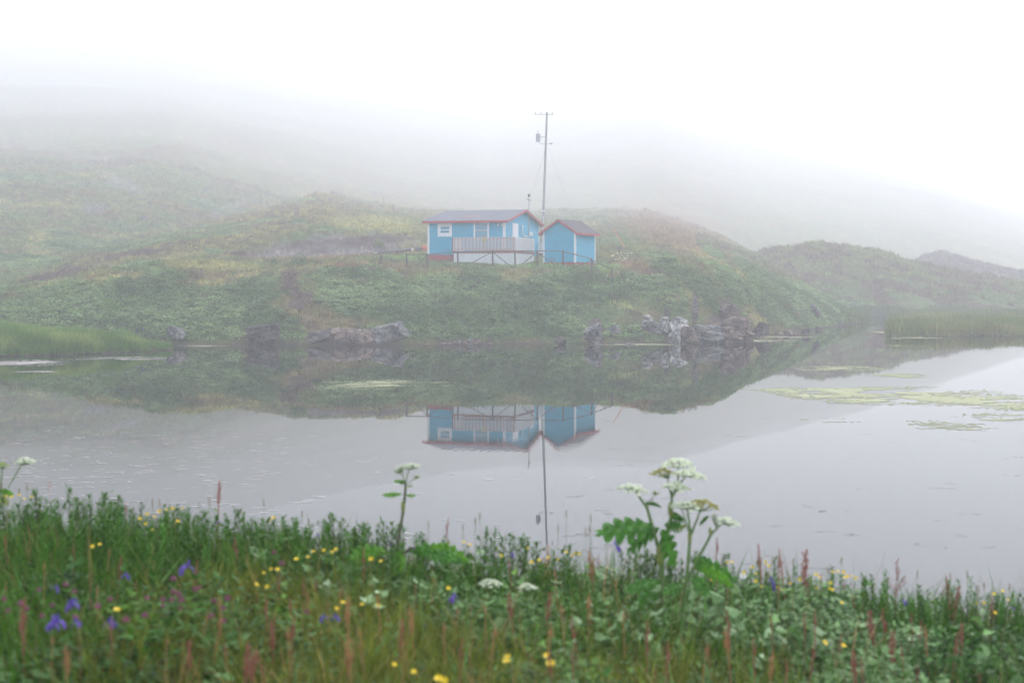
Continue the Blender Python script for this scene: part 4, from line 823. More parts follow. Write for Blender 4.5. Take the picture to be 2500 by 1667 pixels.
# litter on the long ledge
m = MB(); random.seed(4)
for i in range(6): m.blob((random.uniform(-.13, .13), random.uniform(-.05, .05), random.uniform(0, .12)), .11, .08, .06, seg=6, jit=.4)
tag(m.build('plastic_bag', M['scrap_white'], None, loc=tuple(P(801, 801, 84.6))), 'crumpled white plastic bag on top of the left ledge', 'bag')
m = MB()
for i in range(3): m.blob((random.uniform(-.05, .05), 0, random.uniform(0, .05)), .07, .05, .045, seg=6, jit=.4)
tag(m.build('white_scrap', M['scrap_white'], None, loc=tuple(P(803, 809, 84.3))), 'small white scrap just under the plastic bag', 'litter')
m = MB()
for i in range(5): m.blob((-.16 + i * .08, 0, random.uniform(-.03, .03)), .06, .05, .04, seg=6, jit=.4)
tag(m.build('plastic_scrap', M['scrap_blue'], None, loc=tuple(P(843, 813, 83.0))), 'small blue plastic scrap on the dark rock ledge', 'litter')
for px, py, w, lab in ((878, 810, .3, 'cream stone perched on the middle of the long ledge'), (890, 808, .22, 'pinkish stone beside the cream stone on the ledge'), (925, 806, .25, 'small cream stone near the tall end of the ledge')):
    rock(px, py, 83.2, w, w * .7, w, 'rock_pale', lab, 130 + px, sub=3, name='stone', cat='stone')
# bushes on the slopes
def bush(px, py, w, h, tint_, label, seed, D0=86):
    D, hp = hit(px, py, D0); random.seed(seed); m = MB(); s_ = D / F; w *= s_; h *= s_
    for _ in range(700):
        a = random.uniform(0, 6.283); r_ = math.sqrt(random.random()); zz = h * (1 - r_ ** 2 * .8) * random.uniform(.25, 1.05)
        leafquad(m, (r_ * w / 2 * math.cos(a), r_ * w / 2 * math.sin(a), zz), .10, .05, random.uniform(0, 6.283), random.uniform(-.2, 1.3), random.uniform(-.5, .5))
    b = empty('bush', tuple(hp)); tag(b, label, 'bush')
    m.build('foliage', mat('bush_leaf', tint_, .6, .3, noise=.4, nscale=4, trans=.2), b); k = MB()
    for _ in range(7):
        a = random.uniform(0, 6.283); k.tube([(0, 0, -.05), (w * .3 * math.cos(a), w * .3 * math.sin(a), h * .7)], [.02, .008], 4)
    k.build('stem', M['wood'], b)
bush(730, 652, 46, 34, (.09, .17, .05), 'rounded fresh green bush in front of the gravel bank', 5)
bush(668, 650, 22, 18, (.09, .16, .06), 'small green bush left of the rounded bush', 6)
bush(268, 800, 60, 30, (.13, .24, .04), 'bright yellow-green bush behind the grassy spit', 7)
bush(925, 606, 26, 22, (.20, .24, .07), 'pale yellow-green bush above the black pipe', 8)
bush(2063, 636, 22, 12, (.20, .24, .05), 'small yellow-green bush on the right hill crest', 9, 140)
# white umbels on the slope right of the shed
random.seed(9); ws = []
for i in range(24): ws.append((random.uniform(1494, 1548), random.uniform(620, 640)))
ws.sort(); pm_ = MB()
for _ in range(7): pm_.blob((random.uniform(-.07, .07), random.uniform(-.06, .06), .42 + random.uniform(-.01, .02)), .05, .05, .018, mi=1)
pm_.tube([(0, 0, -.1), (0, 0, .42)], .008, 4); wme = pm_.mesh('white_umbel_plant', [M['stem'], M['floret']])
for i, (px, py) in enumerate(ws):
    D, hp = hit(px, py + 6, 88); o = bpy.data.objects.new('white_umbel_plant', wme); COL.objects.link(o); o.location = hp; o.scale = (.7,) * 3
    tag(o, 'flat white flower head in the patch on the slope right of the shed', 'flower', 'white flower patch right of the shed')

# ================================================================== FLOATING ALGAE AND STRAW
def mat_sheet(px0, px1, py0, py1, thr, label, mt='algae', seed=0, streak=5.0, cell=.09, name='algae_mat', skew=0.0):
    y1 = F * CZ / (py0 - HY); y0 = F * CZ / (py1 - HY); cxp = (px0 + px1) / 2; yc = (y0 + y1) / 2; xc = (cxp - 1250) / F * yc; w = (px1 - px0) / F * yc; ln = y1 - y0
    nx = max(8, int(w / cell)); cy2 = max(cell * .7, ln / 150); ny = max(6, int(ln / cy2)); nx = min(nx, 340); ny = min(ny, 160)
    gx = np.linspace(-.5, .5, nx + 1) * w; gy = np.linspace(-.5, .5, ny + 1) * ln; cx, cyy = np.meshgrid((gx[1:] + gx[:-1]) / 2, (gy[1:] + gy[:-1]) / 2, indexing='ij')
    u = cx / (w / 2); v = (cyy + skew * cx) / (ln / 2); nz = fbm(cx * .6, cyy * streak * .22, 4, seed); nf = fbm(cx * .9, cyy * streak * .9, 4, seed + 9)
    dd = np.sqrt(u * u + v * v) + (nz - .5) * 1.3; keep = (dd < 1.0) & (nf > thr) & (rng.random(dd.shape) > sm(.3, 1, dd) * .85) & (rng.random(dd.shape) > sm(thr + .12, thr, nf) * .8)
    m = MB(); vi = {}
    jx = rng.uniform(-.4, .4, (nx + 1, ny + 1)) * (w / nx); jy = rng.uniform(-.4, .4, (nx + 1, ny + 1)) * (ln / ny)
    def vid(i, j):
        if (i, j) not in vi: vi[(i, j)] = len(m.v); m.v.append((gx[i] + jx[i, j], gy[j] + jy[i, j], 0.0))
        return vi[(i, j)]
    for i, j in np.argwhere(keep): m.f.append((vid(i, j), vid(i + 1, j), vid(i + 1, j + 1), vid(i, j + 1))); m.m.append(0)
    if m.f: tag(m.build(name, M[mt], None, loc=(xc, yc, .006)), label, 'algae')
mat_sheet(1850, 2700, 943, 1004, .40, 'largest pale green algae mat spreading across the water at right', seed=1, skew=.55, streak=2)
mat_sheet(1940, 2180, 893, 907, .42, 'narrow pale algae strip left of the twin strip above the big mat', seed=2)
mat_sheet(2110, 2275, 911, 923, .40, 'short pale algae strip just above the big mat', seed=3)
mat_sheet(760, 1130, 927, 950, .50, 'thin strands of floating grass in mid water left of centre', seed=4, streak=9)
mat_sheet(430, 560, 842.5, 846, .38, 'thin bright algae line beside the tip of the grassy spit', seed=5)
mat_sheet(1440, 1715, 838.5, 844, .40, 'thin algae line in front of the pale outcrop', seed=6)
mat_sheet(1780, 1950, 829, 835, .36, 'pale algae strip at the foot of the cliff outcrop', seed=7)
mat_sheet(1850, 1990, 821, 825, .42, 'faint algae line along the channel shore', seed=8)
mat_sheet(2120, 2195, 808, 814, .36, 'small pale algae patch at the corner of the reed bed', seed=9)
mat_sheet(2160, 2330, 823, 828, .44, 'thin pale line of algae under the reed bed', seed=10)
mat_sheet(2140, 2260, 842, 848, .50, 'broken algae streak below the reed bed line', seed=11)
mat_sheet(-120, 170, 878, 898, .44, 'pale pinkish scum patch in front of the grassy spit at left edge', 'scum', seed=12)
mat_sheet(150, 430, 870, 880, .50, 'broken pale scum line along the grassy spit', 'scum', seed=13)
mat_sheet(30, 140, 905, 911, .50, 'small pale scum streak below the left scum patch', 'scum', seed=14)
mat_sheet(2200, 2410, 1026, 1050, .50, 'faint feathery algae strands below the big mat', seed=15, streak=8)
mat_sheet(1950, 2100, 1020, 1032, .56, 'very faint algae wisps left of the feathery strands', seed=16, streak=8)
mat_sheet(2330, 2640, 1008, 1030, .52, 'faint algae fringe below the right end of the big mat', seed=17, streak=8)
def straws(n, mt, label, name, region, seed):
    r = np.random.default_rng(seed); m = MB(); k = 0
    while k < n:
        px, py = region(r); y = F * CZ / (py - HY); x = (px - 1250) / F * y
        for _ in range(r.integers(1, 4)):
            L = r.uniform(.06, .26); a = r.normal(0, .35); xx = x + r.normal(0, .12); yy = y + r.normal(0, .1); w = r.uniform(.004, .009)
            dx, dy = math.cos(a) * L / 2, math.sin(a) * L / 2; nxn, nyn = -math.sin(a) * w, math.cos(a) * w; bow = r.normal(0, .03)
            m.add([(xx - dx - nxn, yy - dy - nyn, .006), (xx - dx + nxn, yy - dy + nyn, .006), (xx + nxn, yy + nyn + bow, .012), (xx - nxn, yy - nyn + bow, .012), (xx + dx + nxn, yy + dy + nyn, .006), (xx + dx - nxn, yy + dy - nyn, .006)], [(0, 3, 2, 1), (3, 5, 4, 2)])
        k += 1
    tag(m.build(name, M[mt]), label, 'straw', kind='stuff')
def regA(r):
    while True:
        px = r.uniform(-100, 1700); py = r.uniform(1040, 1330)
        if px < 700 and abs(py - 1120) < 60 and r.random() < .9: return px, py
        if r.random() < .30 * math.exp(-max(px - 300, 0) / 600): return px, py
straws(330, 'straw', 'pale bits of straw floating on the still water', 'floating_straw', regA, 51)
straws(70, 'straw', 'thin pale streaks of straw in the far water', 'far_straw', lambda r: (r.uniform(0, 2300), 860 + 120 * r.random() ** 1.3), 52)
straws(46, 'straw_dark', 'dark bits of grass floating at right', 'dark_straw', lambda r: (r.uniform(1400, 2500), r.uniform(1020, 1420)), 53)
# ================================================================== MEADOW FLOWERS, each a thing of its own
SIL = ([0, 120, 250, 330, 450, 600, 700, 800, 900, 1000, 1200, 1500, 1700, 1900, 2100, 2300, 2500], [1235, 1225, 1225, 1255, 1275, 1290, 1315, 1320, 1325, 1335, 1340, 1390, 1410, 1450, 1475, 1485, 1490])
def spot(px, py, lift=.04):              # where a flower head seen at (px, py) stands: distance and head height
    ys = np.interp(px, *SIL)
    D = 6.6
    if py > ys:
        for _ in range(8): x = (px - 1250) / F * D; D = (CZ - float(vtop(x)) - lift) * F / (py - HY)
        D = min(D, 6.6)
    D += random.uniform(-.05, .05); h = P(px, py, D); g = float(gz(h.x, h.y)); return D, h, g
def zone(px, py):
    ys = np.interp(px, *SIL); row = 'on the bank edge' if py < ys + 45 else ('in mid meadow' if py < ys + 190 else 'in the near meadow')
    side = 'at far left' if px < 530 else 'left of the slim hogweed' if px < 960 else 'between the two hogweeds' if px < 1590 else 'right of the big hogweed'
    return row, side
def plant_set(kind, items, make, name, cat, lift=.04, adj=''):
    z = {}
    for it in sorted(items): z.setdefault(zone(it[0], it[1]), []).append(it)
    for (row, side), its in z.items():
        for i, it in enumerate(its):
            D, h, g = spot(it[0], it[1], lift); o = make(it, D, h, g)
            pre = f'{od[min(i, 29)]} ' if len(its) > 1 else 'only '
            lab = f'{pre}{kind} from the left {row}, {side}' if len(its) > 1 else f'lone {kind} {row}, {side}'
            tag(o, lab, cat, f'{cat}s {row} {side}')
# ---- buttercup
def buttercup_proto():
    e = bpy.data.objects.new('buttercup', None); COL.objects.link(e); m = MB(); m.tube([(0, 0, -.32), (.01, 0, -.15), (0, 0, 0)], .0016, 4); m.build('stem', M['stem'], e)
    m = MB()
    for k in range(5):
        a = k * 1.2566; c = Vector((math.cos(a), math.sin(a), 0)); s = Vector((-math.sin(a), math.cos(a), 0))
        v = [c * .001, c * .007 - s * .006 + Zv * .002, c * .0125 - s * .0052 + Zv * .0055, c * .0135 + Zv * .006, c * .0125 + s * .0052 + Zv * .0055, c * .007 + s * .006 + Zv * .002]
        m.add(v, [(0, 1, 2, 3), (0, 3, 4, 5)])
    f = m.build('petals', M['yellow'], e); m = MB(); m.blob((0, 0, .003), .0035, .0035, .003); m.build('centre', M['yellow_c'], f); return e
bp = buttercup_proto(); first = {}
def place(protoo, key):
    if key not in first: first[key] = 1; return protoo
    return copy_tree(protoo)
def mk_butter(it, D, h, g):
    o = place(bp, 'b'); o.location = h; s = (it[2] * 1.15 if len(it) > 2 else 1) * random.uniform(.85, 1.15) * .62; o.scale = (s,) * 3; o.rotation_euler = (random.uniform(.2, .9), random.uniform(-.3, .3), random.uniform(-.5, .5)); 
    return o
def cr(ox, pts, sc=2.672, oy=1080): return [(ox + p[0] / sc, oy + p[1] / sc) + tuple(p[2:]) for p in pts]
butter = cr(0, [(75, 355), (157, 367), (205, 357), (125, 345), (40, 350), (1040, 448), (1088, 440), (1112, 432), (1130, 430), (1193, 430), (960, 468), (912, 498), (950, 530), (1008, 485), (995, 570), (1160, 515), (603, 678), (650, 665), (762, 1092, 1.3)]) \
 + cr(625, [(112, 492), (90, 510), (445, 703), (520, 697), (500, 715), (263, 760), (340, 748), (750, 760, 1.1), (815, 775), (100, 825), (140, 828), (53, 852), (5, 928), (73, 940), (375, 712), (568, 1043), (693, 1055), (525, 1082), (797, 1065), (902, 1448), (1030, 1497), (1190, 1540, 1.5), (1230, 1552, 1.4), (1355, 652), (1395, 667), (1572, 697), (1598, 738), (1640, 1400, 1.4), (1636, 1430, 1.3), (1197, 715), (1255, 950)]) \
 + cr(1250, [(103, 690), (128, 780), (178, 765), (353, 716), (392, 740), (410, 725), (437, 727), (238, 750), (293, 760), (1405, 780), (1433, 780), (1303, 900), (1513, 848), (1567, 815), (1593, 857), (1590, 905), (1630, 940), (1655, 780), (232, 1390, 1.4), (250, 1445, 1.6)]) \
 + cr(1875, [(315, 862), (340, 880), (275, 888), (208, 893), (297, 935), (318, 948), (145, 920), (410, 960, 1.5), (453, 840), (493, 845), (420, 845), (500, 880), (518, 872), (550, 870), (573, 885), (405, 915), (625, 997), (483, 1045), (1533, 970), (1475, 988), (1565, 1028), (1410, 1045), (1355, 1048), (1480, 1110), (370, 1305, 1.3), (492, 1325, 1.2), (95, 965), (65, 945), (3, 805)])
random.seed(31); plant_set('yellow buttercup', butter, mk_butter, 'buttercup', 'buttercup')
# ---- clover
def clover_proto():
    e = bpy.data.objects.new('clover', None); COL.objects.link(e); m = MB(); m.tube([(0, 0, -.3), (.012, 0, -.12), (0, 0, 0)], .002, 4); m.build('stem', M['stem'], e)
    m = MB(); random.seed(3)
    for k in range(46):
        t = random.uniform(0, 6.283); ph = math.acos(random.uniform(-.45, 1)); d_ = Vector((math.sin(ph) * math.cos(t), math.sin(ph) * math.sin(t), math.cos(ph))); m.tube([d_ * .004, d_ * .0135], [.003, .0012], 4)
    m.build('flower_head', M['pink'], e); m = MB()
    for k in range(3): leafquad(m, (0, 0, -.02), .022, .014, k * 2.09, -.1)
    m.build('leaf', M['bigleaf'], e); return e
clp = clover_proto()
def mk_clover(it, D, h, g): o = place(clp, 'c'); o.location = h; s = random.uniform(.65, .95); o.scale = (s,) * 3; o.rotation_euler = (random.uniform(-.2, .3), random.uniform(-.3, .3), random.uniform(0, 6)); return o
clover = cr(0, [(252, 962), (483, 972), (28, 1022), (130, 1053), (178, 1087), (338, 1062), (53, 1097), (275, 1132), (490, 1140), (820, 1158), (960, 1015), (1130, 890), (1162, 992), (1060, 1025), (1062, 1068), (1120, 1028), (1183, 1032), (1178, 1082), (1300, 943), (1270, 962), (1485, 1018), (1455, 1083), (1380, 1133), (1460, 1165), (1130, 975), (430, 930), (635, 1070), (720, 1025), (945, 1128), (1395, 1035)]) + cr(625, [(120, 718), (330, 1105), (165, 788)])
random.seed(32); plant_set('pink clover head', clover, mk_clover, 'clover', 'clover')
# ---- iris
def iris_proto(seed):
    random.seed(seed); e = bpy.data.objects.new('iris', None); COL.objects.link(e); m = MB(); m.tube([(0, 0, -.36), (0, 0, 0)], .003, 5); m.build('stem', M['stem'], e)
    m = MB()
    for k in range(3):                   # drooping falls
        a = k * 2.094 + .3; c = Vector((math.cos(a), math.sin(a), 0)); s = Vector((-math.sin(a), math.cos(a), 0)); pts = [c * .003, c * .018 + Zv * .012, c * .034 + Zv * .004, c * .042 - Zv * .018, c * .040 - Zv * .034]; w = [.006, .014, .026, .030, .010]
        vs = []; 
        for p, ww in zip(pts, w): vs += [p - s * ww / 2 - Zv * ww * .15, p, p + s * ww / 2 - Zv * ww * .15]
        m.add(vs, [f_ for i in range(4) for f_ in ((3 * i, 3 * i + 1, 3 * i + 4, 3 * i + 3), (3 * i + 1, 3 * i + 2, 3 * i + 5, 3 * i + 4))])
    for k in range(3):                   # upright standards
        a = k * 2.094 + 1.35; c = Vector((math.cos(a), math.sin(a), 0)); s = Vector((-math.sin(a), math.cos(a), 0)); m.strip([c * .003, c * .012 + Zv * .014, c * .016 + Zv * .03, c * .010 + Zv * .04], [.004, .012, .014, .003], s)
    m.build('petals', M['purple'], e); m = MB(); blade(m, .01, 0, .34, .014, .3, 1.0, z0=-.36); blade(m, -.01, 0, .30, .014, .35, 3.6, z0=-.36); m.build('leaf', M['grassblade'], e); return e
irp = iris_proto(1)
def mk_iris(it, D, h, g): o = place(irp, 'i'); o.location = h; s = (it[2] if len(it) > 2 else .8) * .62; o.scale = (s,) * 3; o.rotation_euler = (random.uniform(-.15, .25), random.uniform(-.2, .2), random.uniform(0, 6)); return o
iris = cr(0, [(1215, 815, 1.25), (822, 868, .6), (365, 950, .6), (465, 1060, .9), (490, 1040, .6), (365, 1170, 1.15), (345, 1190, .8), (500, 1175, .7), (722, 1175, .8), (1427, 518, .35)]) + cr(625, [(1290, 1012, .8), (440, 1142, .6), (520, 1142, .6), (875, 660, .35), (400, 600, .4)]) + cr(1250, [(675, 668, 1.0), (690, 690, .7), (0, 730, .5)]) + cr(1875, [(20, 905, .9), (25, 935, .8), (885, 1035, .6), (905, 1048, .5), (1598, 1080, .4)])
random.seed(33); plant_set('purple iris bloom', iris, mk_iris, 'iris', 'iris')
# ---- sorrel: reddish seed spikes (px, top py, bottom py, branched)
def sorrel_proto(kind, mt, seed):
    random.seed(seed); e = bpy.data.objects.new('sorrel', None); COL.objects.link(e); m = MB(); H = 1.0
    m.tube([(0, 0, -1.6), (.01, 0, -.4), (0, 0, 0), (.01, 0, .98)], [.012, .011, .009, .004], 5); m.build('stem', M[mt], e); m = MB()
    br = [((0, 0, 0), (.01, 0, 1.0))]
    nb = {0: 5, 1: 12, 2: 9}[kind]
    for k in range(nb):
        z0 = random.uniform(-.05, .75); a = random.uniform(0, 6.283); ln = {0: .22, 1: .34, 2: .42}[kind] * (1 - z0 * .4); ou = {0: .09, 1: .15, 2: .55}[kind]
        br.append(((0, 0, z0), (math.cos(a) * ou * ln, math.sin(a) * ou * ln, z0 + ln)))
    for p, q in br:
        p = Vector(p); q = Vector(q); n = int((q - p).length * 38)
        m.tube([p, q], .004, 3)
        for i in range(n):
            t = (i + random.random()) / n
            if random.random() < .40: continue
            c = p.lerp(q, t); r_ = .035 * (1 - .5 * t); m.blob((c.x + random.uniform(-r_, r_), c.y + random.uniform(-r_, r_), c.z), .009, .009, .020, seg=4, ring=2, jit=.3)
    m.build('seed_spike', M[mt], e)
    m = MB(); leafquad(m, (0, 0, -.35), .22, .05, random.uniform(0, 6), .9); leafquad(m, (0, 0, -.7), .26, .06, random.uniform(0, 6), .8); m.build('leaf', M['bigleaf'], e); return e
sp = {(k, t): sorrel_proto(k, 'sorrel' if t == 0 else 'sorrel_tan', 10 + k + 5 * t) for k in (0, 1, 2) for t in (0, 1)}; sused = {}
def mk_sorrel(it, D, h, g):
    px, py, pyb, kind, tan = it; key = (kind, tan)
    o = sp[key] if key not in sused else copy_tree(sp[key]); sused[key] = 1
    D2 = D; ln = max((pyb - py) / F * D2, .03); o.scale = (min(ln, .16) * (1.2 if kind == 2 else 2.3), min(ln, .16) * (1.2 if kind == 2 else 2.3), ln); o.location = h - Zv * ln; o.rotation_euler = (random.uniform(-.1, .1), random.uniform(-.16, .16), random.uniform(0, 6)); return o
def srs(ox, L): return [(ox + a / 2.672, 1080 + b / 2.672, 1080 + c / 2.672, k, t) for a, b, c, k, t in L]
sor = srs(0, [(1425, 245, 400, 1, 0), (320, 238, 300, 2, 0), (12, 248, 300, 2, 0), (825, 385, 460, 1, 0), (190, 540, 620, 0, 0), (40, 590, 700, 0, 0), (483, 660, 745, 0, 0), (1272, 760, 910, 0, 0), (1553, 615, 850, 0, 0), (705, 690, 780, 0, 1), (780, 735, 880, 0, 0), (590, 825, 930, 0, 0), (35, 895, 990, 0, 0), (150, 1070, 1330, 0, 0), (890, 890, 980, 0, 0), (290, 770, 900, 0, 1), (635, 930, 1060, 0, 1), (1330, 1100, 1250, 0, 1), (1410, 1120, 1330, 0, 1), (1085, 1260, 1380, 0, 1), (245, 340, 380, 0, 0), (370, 560, 600, 0, 0), (1600, 1300, 1560, 1, 0), (1640, 1340, 1567, 1, 0)]) \
 + srs(625, [(1243, 485, 620, 0, 0), (1258, 640, 860, 0, 1), (703, 680, 850, 0, 0), (148, 865, 1010, 0, 0), (308, 870, 1000, 0, 0), (340, 960, 1080, 0, 0), (390, 885, 970, 0, 0), (470, 1040, 1130, 0, 0), (1038, 905, 975, 0, 0), (1148, 880, 950, 0, 1), (1400, 1050, 1130, 0, 0), (1310, 1065, 1180, 0, 1), (805, 975, 1130, 0, 1), (1655, 745, 840, 0, 0), (1020, 1060, 1260, 1, 1), (70, 1000, 1180, 0, 0), (120, 1080, 1200, 0, 0), (610, 1250, 1500, 1, 1), (690, 1200, 1350, 0, 1), (960, 1280, 1420, 0, 1), (215, 1190, 1380, 0, 1), (540, 950, 1100, 0, 1), (50, 1380, 1550, 0, 0), (1230, 1170, 1320, 0, 1)]) \
 + srs(1250, [(1335, 615, 760, 0, 0), (1625, 660, 880, 0, 0), (1590, 940, 1080, 0, 0), (530, 700, 960, 1, 1), (225, 680, 1050, 1, 1), (285, 820, 930, 0, 1), (563, 735, 830, 0, 0), (1418, 1090, 1320, 0, 0), (683, 890, 980, 0, 1), (730, 1070, 1260, 0, 1), (1290, 1320, 1440, 0, 0), (1250, 1310, 1480, 0, 1), (240, 1180, 1420, 0, 1), (400, 1330, 1480, 0, 0), (930, 1450, 1550, 0, 0), (500, 1010, 1180, 0, 1), (330, 1050, 1200, 0, 1), (1110, 1240, 1300, 0, 0), (1380, 740, 840, 0, 0)]) \
 + srs(1875, [(95, 690, 880, 0, 0), (68, 740, 860, 0, 0), (245, 695, 960, 1, 0), (262, 880, 980, 0, 0), (322, 950, 1240, 0, 0), (345, 850, 960, 0, 0), (835, 738, 990, 2, 0), (1180, 858, 1010, 0, 0), (1225, 930, 1090, 1, 0), (1145, 925, 1020, 0, 0), (765, 1070, 1320, 0, 0), (940, 1100, 1240, 0, 0), (990, 1150, 1270, 0, 0), (1212, 1230, 1450, 0, 0), (283, 1290, 1480, 0, 0), (465, 1240, 1370, 0, 0), (132, 860, 930, 0, 0), (495, 900, 1000, 0, 0), (545, 910, 960, 0, 0), (620, 1400, 1560, 0, 0), (25, 1100, 1220, 0, 0), (240, 1100, 1250, 0, 0), (880, 1320, 1440, 0, 0), (975, 1440, 1540, 0, 0), (120, 1400, 1560, 0, 0), (560, 1220, 1330, 0, 1), (1380, 1500, 1560, 0, 0)])
random.seed(77)
sor += [(random.uniform(40, 2480), *(lambda q: (q, q + random.uniform(45, 95)))(random.uniform(1440, 1590)), random.choice([0, 1]), random.choice([0, 0, 1])) for _ in range(34)]
random.seed(34)
for k_ in [k for k in sp if k not in {(i[3], i[4]) for i in sor}]:
    for ch in list(sp[k_].children): bpy.data.objects.remove(ch)
    bpy.data.objects.remove(sp.pop(k_))
def mk_s2(it, D, h, g): return mk_sorrel(it, D, h, g)
plant_set('reddish sorrel spike', sor, mk_s2, 'sorrel', 'sorrel', lift=.09)
# ---- upright leafy stems breaking the skyline of the bank
def upright_proto(seed):
    random.seed(seed); e = bpy.data.objects.new('leafy_stem', None); COL.objects.link(e); m = MB(); m.tube([(0, 0, -.35), (.006, 0, -.15), (0, 0, 0)], [.003, .0026, .0015], 5)
    tips = [Vector((0, 0, 0))]
    for k in range(random.randint(2, 4)):
        a = random.uniform(0, 6.283); b = Vector((0, 0, random.uniform(-.16, -.06))); t = b + Vector((math.cos(a) * .035, math.sin(a) * .035, random.uniform(.03, .07))); m.tube([b, t], .0014, 4); tips.append(t)
    m.build('stem', M['stem_dark'], e); m = MB()
    for i in range(46):
        z = -.32 + i * .007; leafquad(m, (0, 0, z), .034 * random.uniform(.7, 1.1), .009, i * 2.4, random.uniform(.2, .9))
    for t in tips:
        for i in range(9): leafquad(m, t - Zv * random.uniform(0, .025), .016, .006, random.uniform(0, 6.283), random.uniform(.4, 1.3))
    m.build('leaves', M['upright'], e); return e
ups = [upright_proto(60 + i) for i in range(4)]; uused = {}
def mk_up(it, D, h, g):
    k = random.randint(0, 3); o = ups[k] if k not in uused else copy_tree(ups[k]); uused[k] = 1; o.location = h; s = random.uniform(.7, 1.05) * (it[2] if len(it) > 2 else 1); o.scale = (s,) * 3; o.rotation_euler = (random.uniform(-.12, .12), random.uniform(-.12, .12), random.uniform(0, 6)); return o
upl = cr(0, [(450, 298, 1.2), (690, 330, 1.2), (770, 350), (580, 340), (220, 310), (300, 370), (1340, 460), (1410, 470), (1555, 450), (1080, 470), (1130, 465), (1190, 468), (380, 385), (500, 370), (640, 390), (120, 400), (180, 410), (850, 440), (880, 490), (1640, 500), (1480, 500), (1270, 490), (540, 400), (720, 390), (810, 420)]) \
 + cr(625, [(480, 470), (570, 500), (500, 475), (670, 530), (740, 550), (825, 510), (885, 520), (960, 550), (1505, 575), (1560, 580), (1655, 595), (180, 510), (330, 570), (80, 490), (40, 500), (250, 560), (440, 510), (640, 560), (700, 530), (800, 530), (1600, 610), (1530, 620), (930, 540)]) \
 + cr(1250, [(10, 610), (60, 615), (100, 620), (160, 650), (375, 670), (710, 720), (760, 720), (800, 705), (840, 730), (880, 710), (910, 725), (950, 740), (1060, 715), (1110, 770), (1200, 710), (1390, 730), (1030, 780), (330, 690)]) \
 + cr(1875, [(1350, 980), (1500, 990), (700, 1010), (740, 1010), (1100, 1010), (1440, 990)])
random.seed(35); plant_set('leafy stem', upl, mk_up, 'leafy_stem', 'leafy stem')
# ---- thin grass stalks with seed heads over the water
def stalk(px, py, pyb, i, lab):
    D = 6.7; t = P(px, py, D); b = P(px - 6, pyb, D); b.z -= .25; e = empty('grass_stalk', tuple(b)); tag(e, lab, 'grass stalk', 'thin grass stalks against the water'); m = MB(); d_ = t - b
    m.tube([(0, 0, 0), d_ * .5 + Vector((.008, 0, 0)), d_], [.0017, .0013, .0008], 4); m.build('stalk', M['grassblade'], e); m = MB()
    for k in range(9): m.blob(d_ - Zv * (k * .0035) + Vector((random.uniform(-.002, .002), 0, 0)), .0028, .0028, .005, seg=4, ring=2)
    m.build('seed_head', M['seedhead'], e)
sts = sorted([(1250 + a / 2.672, 1080 + b / 2.672) for a, b in [(355, 445), (515, 475), (615, 535), (480, 560), (300, 540), (505, 545)]] + [(625 + a / 2.672, 1080 + b / 2.672) for a, b in [(50, 370), (300, 450), (1125, 520), (1350, 540), (1430, 490), (1460, 460), (345, 500)]] + [(a / 2.672, 1080 + b / 2.672) for a, b in [(995, 365), (1040, 370), (1300, 390), (1365, 360), (870, 420), (175, 275), (125, 300)]] + [(1875 + a / 2.672, 1080 + b / 2.672) for a, b in [(165, 760), (390, 815), (480, 750), (975, 840), (1300, 840), (1410, 915), (1365, 930), (1575, 925), (1190, 855)]])
for i, (px, py) in enumerate(sts):
    ys = np.interp(px, *SIL); row, side = zone(px, py); k = sum(1 for q in sts[:i + 1] if zone(*q)[1] == side)
    stalk(px, py, ys + 20, i, f'{od[k - 1]} thin grass stalk from the left against the water, {side}')

# ================================================================== HOGWEED
def lobed_leaf(mb, base, az, pitch, ln, wd, seed, mi=0, droop=.35, lobes=10, roll=1.0):
    random.seed(seed); rows = 14; d_ = Vector((math.cos(az) * math.cos(pitch), math.sin(az) * math.cos(pitch), math.sin(pitch))); s = Vector((-math.sin(az), math.cos(az), 0)); n = s.cross(d_); base = Vector(base)
    roll = roll + random.uniform(-.45, .25)
    if n.z < 0: n = -n
    s = (s * math.cos(roll) + n * math.sin(roll) * (1 if s.y > 0 else -1)).normalized(); n = s.cross(d_); n = n if n.z > 0 else -n
    cen = []; left = []; right = []; ml = []; mr_ = []; N_ = 60; roll_ = roll
    for i in range(N_ + 1):
        t = i / N_; env = (math.sin(math.pi * min(t * .92 + .06, 1)) ** .75); lob = .36 + .64 * abs(math.cos(t * math.pi * lobes / 2)) ** .7 + .10 * (((t * 31) % 1) - .5)
        w = wd / 2 * env * lob * random.uniform(.9, 1.08); z = -droop * ln * t * t
        c = base + d_ * ln * t + Vector((0, 0, z)); cen.append(c)
        sweep = d_ * ln * .10 * abs(lob)
        rip = n * (.10 * wd * math.sin(t * lobes * math.pi * 1.0) * env + .05 * wd); ml.append(c + s * w * .5 + sweep * .5 - Vector((0, 0, w * .1)) + rip); mr_.append(c - s * w * .5 + sweep * .5 - Vector((0, 0, w * .1)) + rip)
        left.append(c + s * w + sweep - Vector((0, 0, w * .35)) + n * .1 * w); right.append(c - s * w + sweep - Vector((0, 0, w * .35)) + n * .1 * w)
    vs = cen + left + right + ml + mr_; k = N_ + 1; fs = []
    for i in range(N_): fs += [(i, i + 1, 3 * k + i + 1, 3 * k + i), (3 * k + i, 3 * k + i + 1, k + i + 1, k + i), (i + 1, i, 4 * k + i, 4 * k + i + 1), (4 * k + i + 1, 4 * k + i, 2 * k + i, 2 * k + i + 1)]
    mb.add(vs, fs, mi)
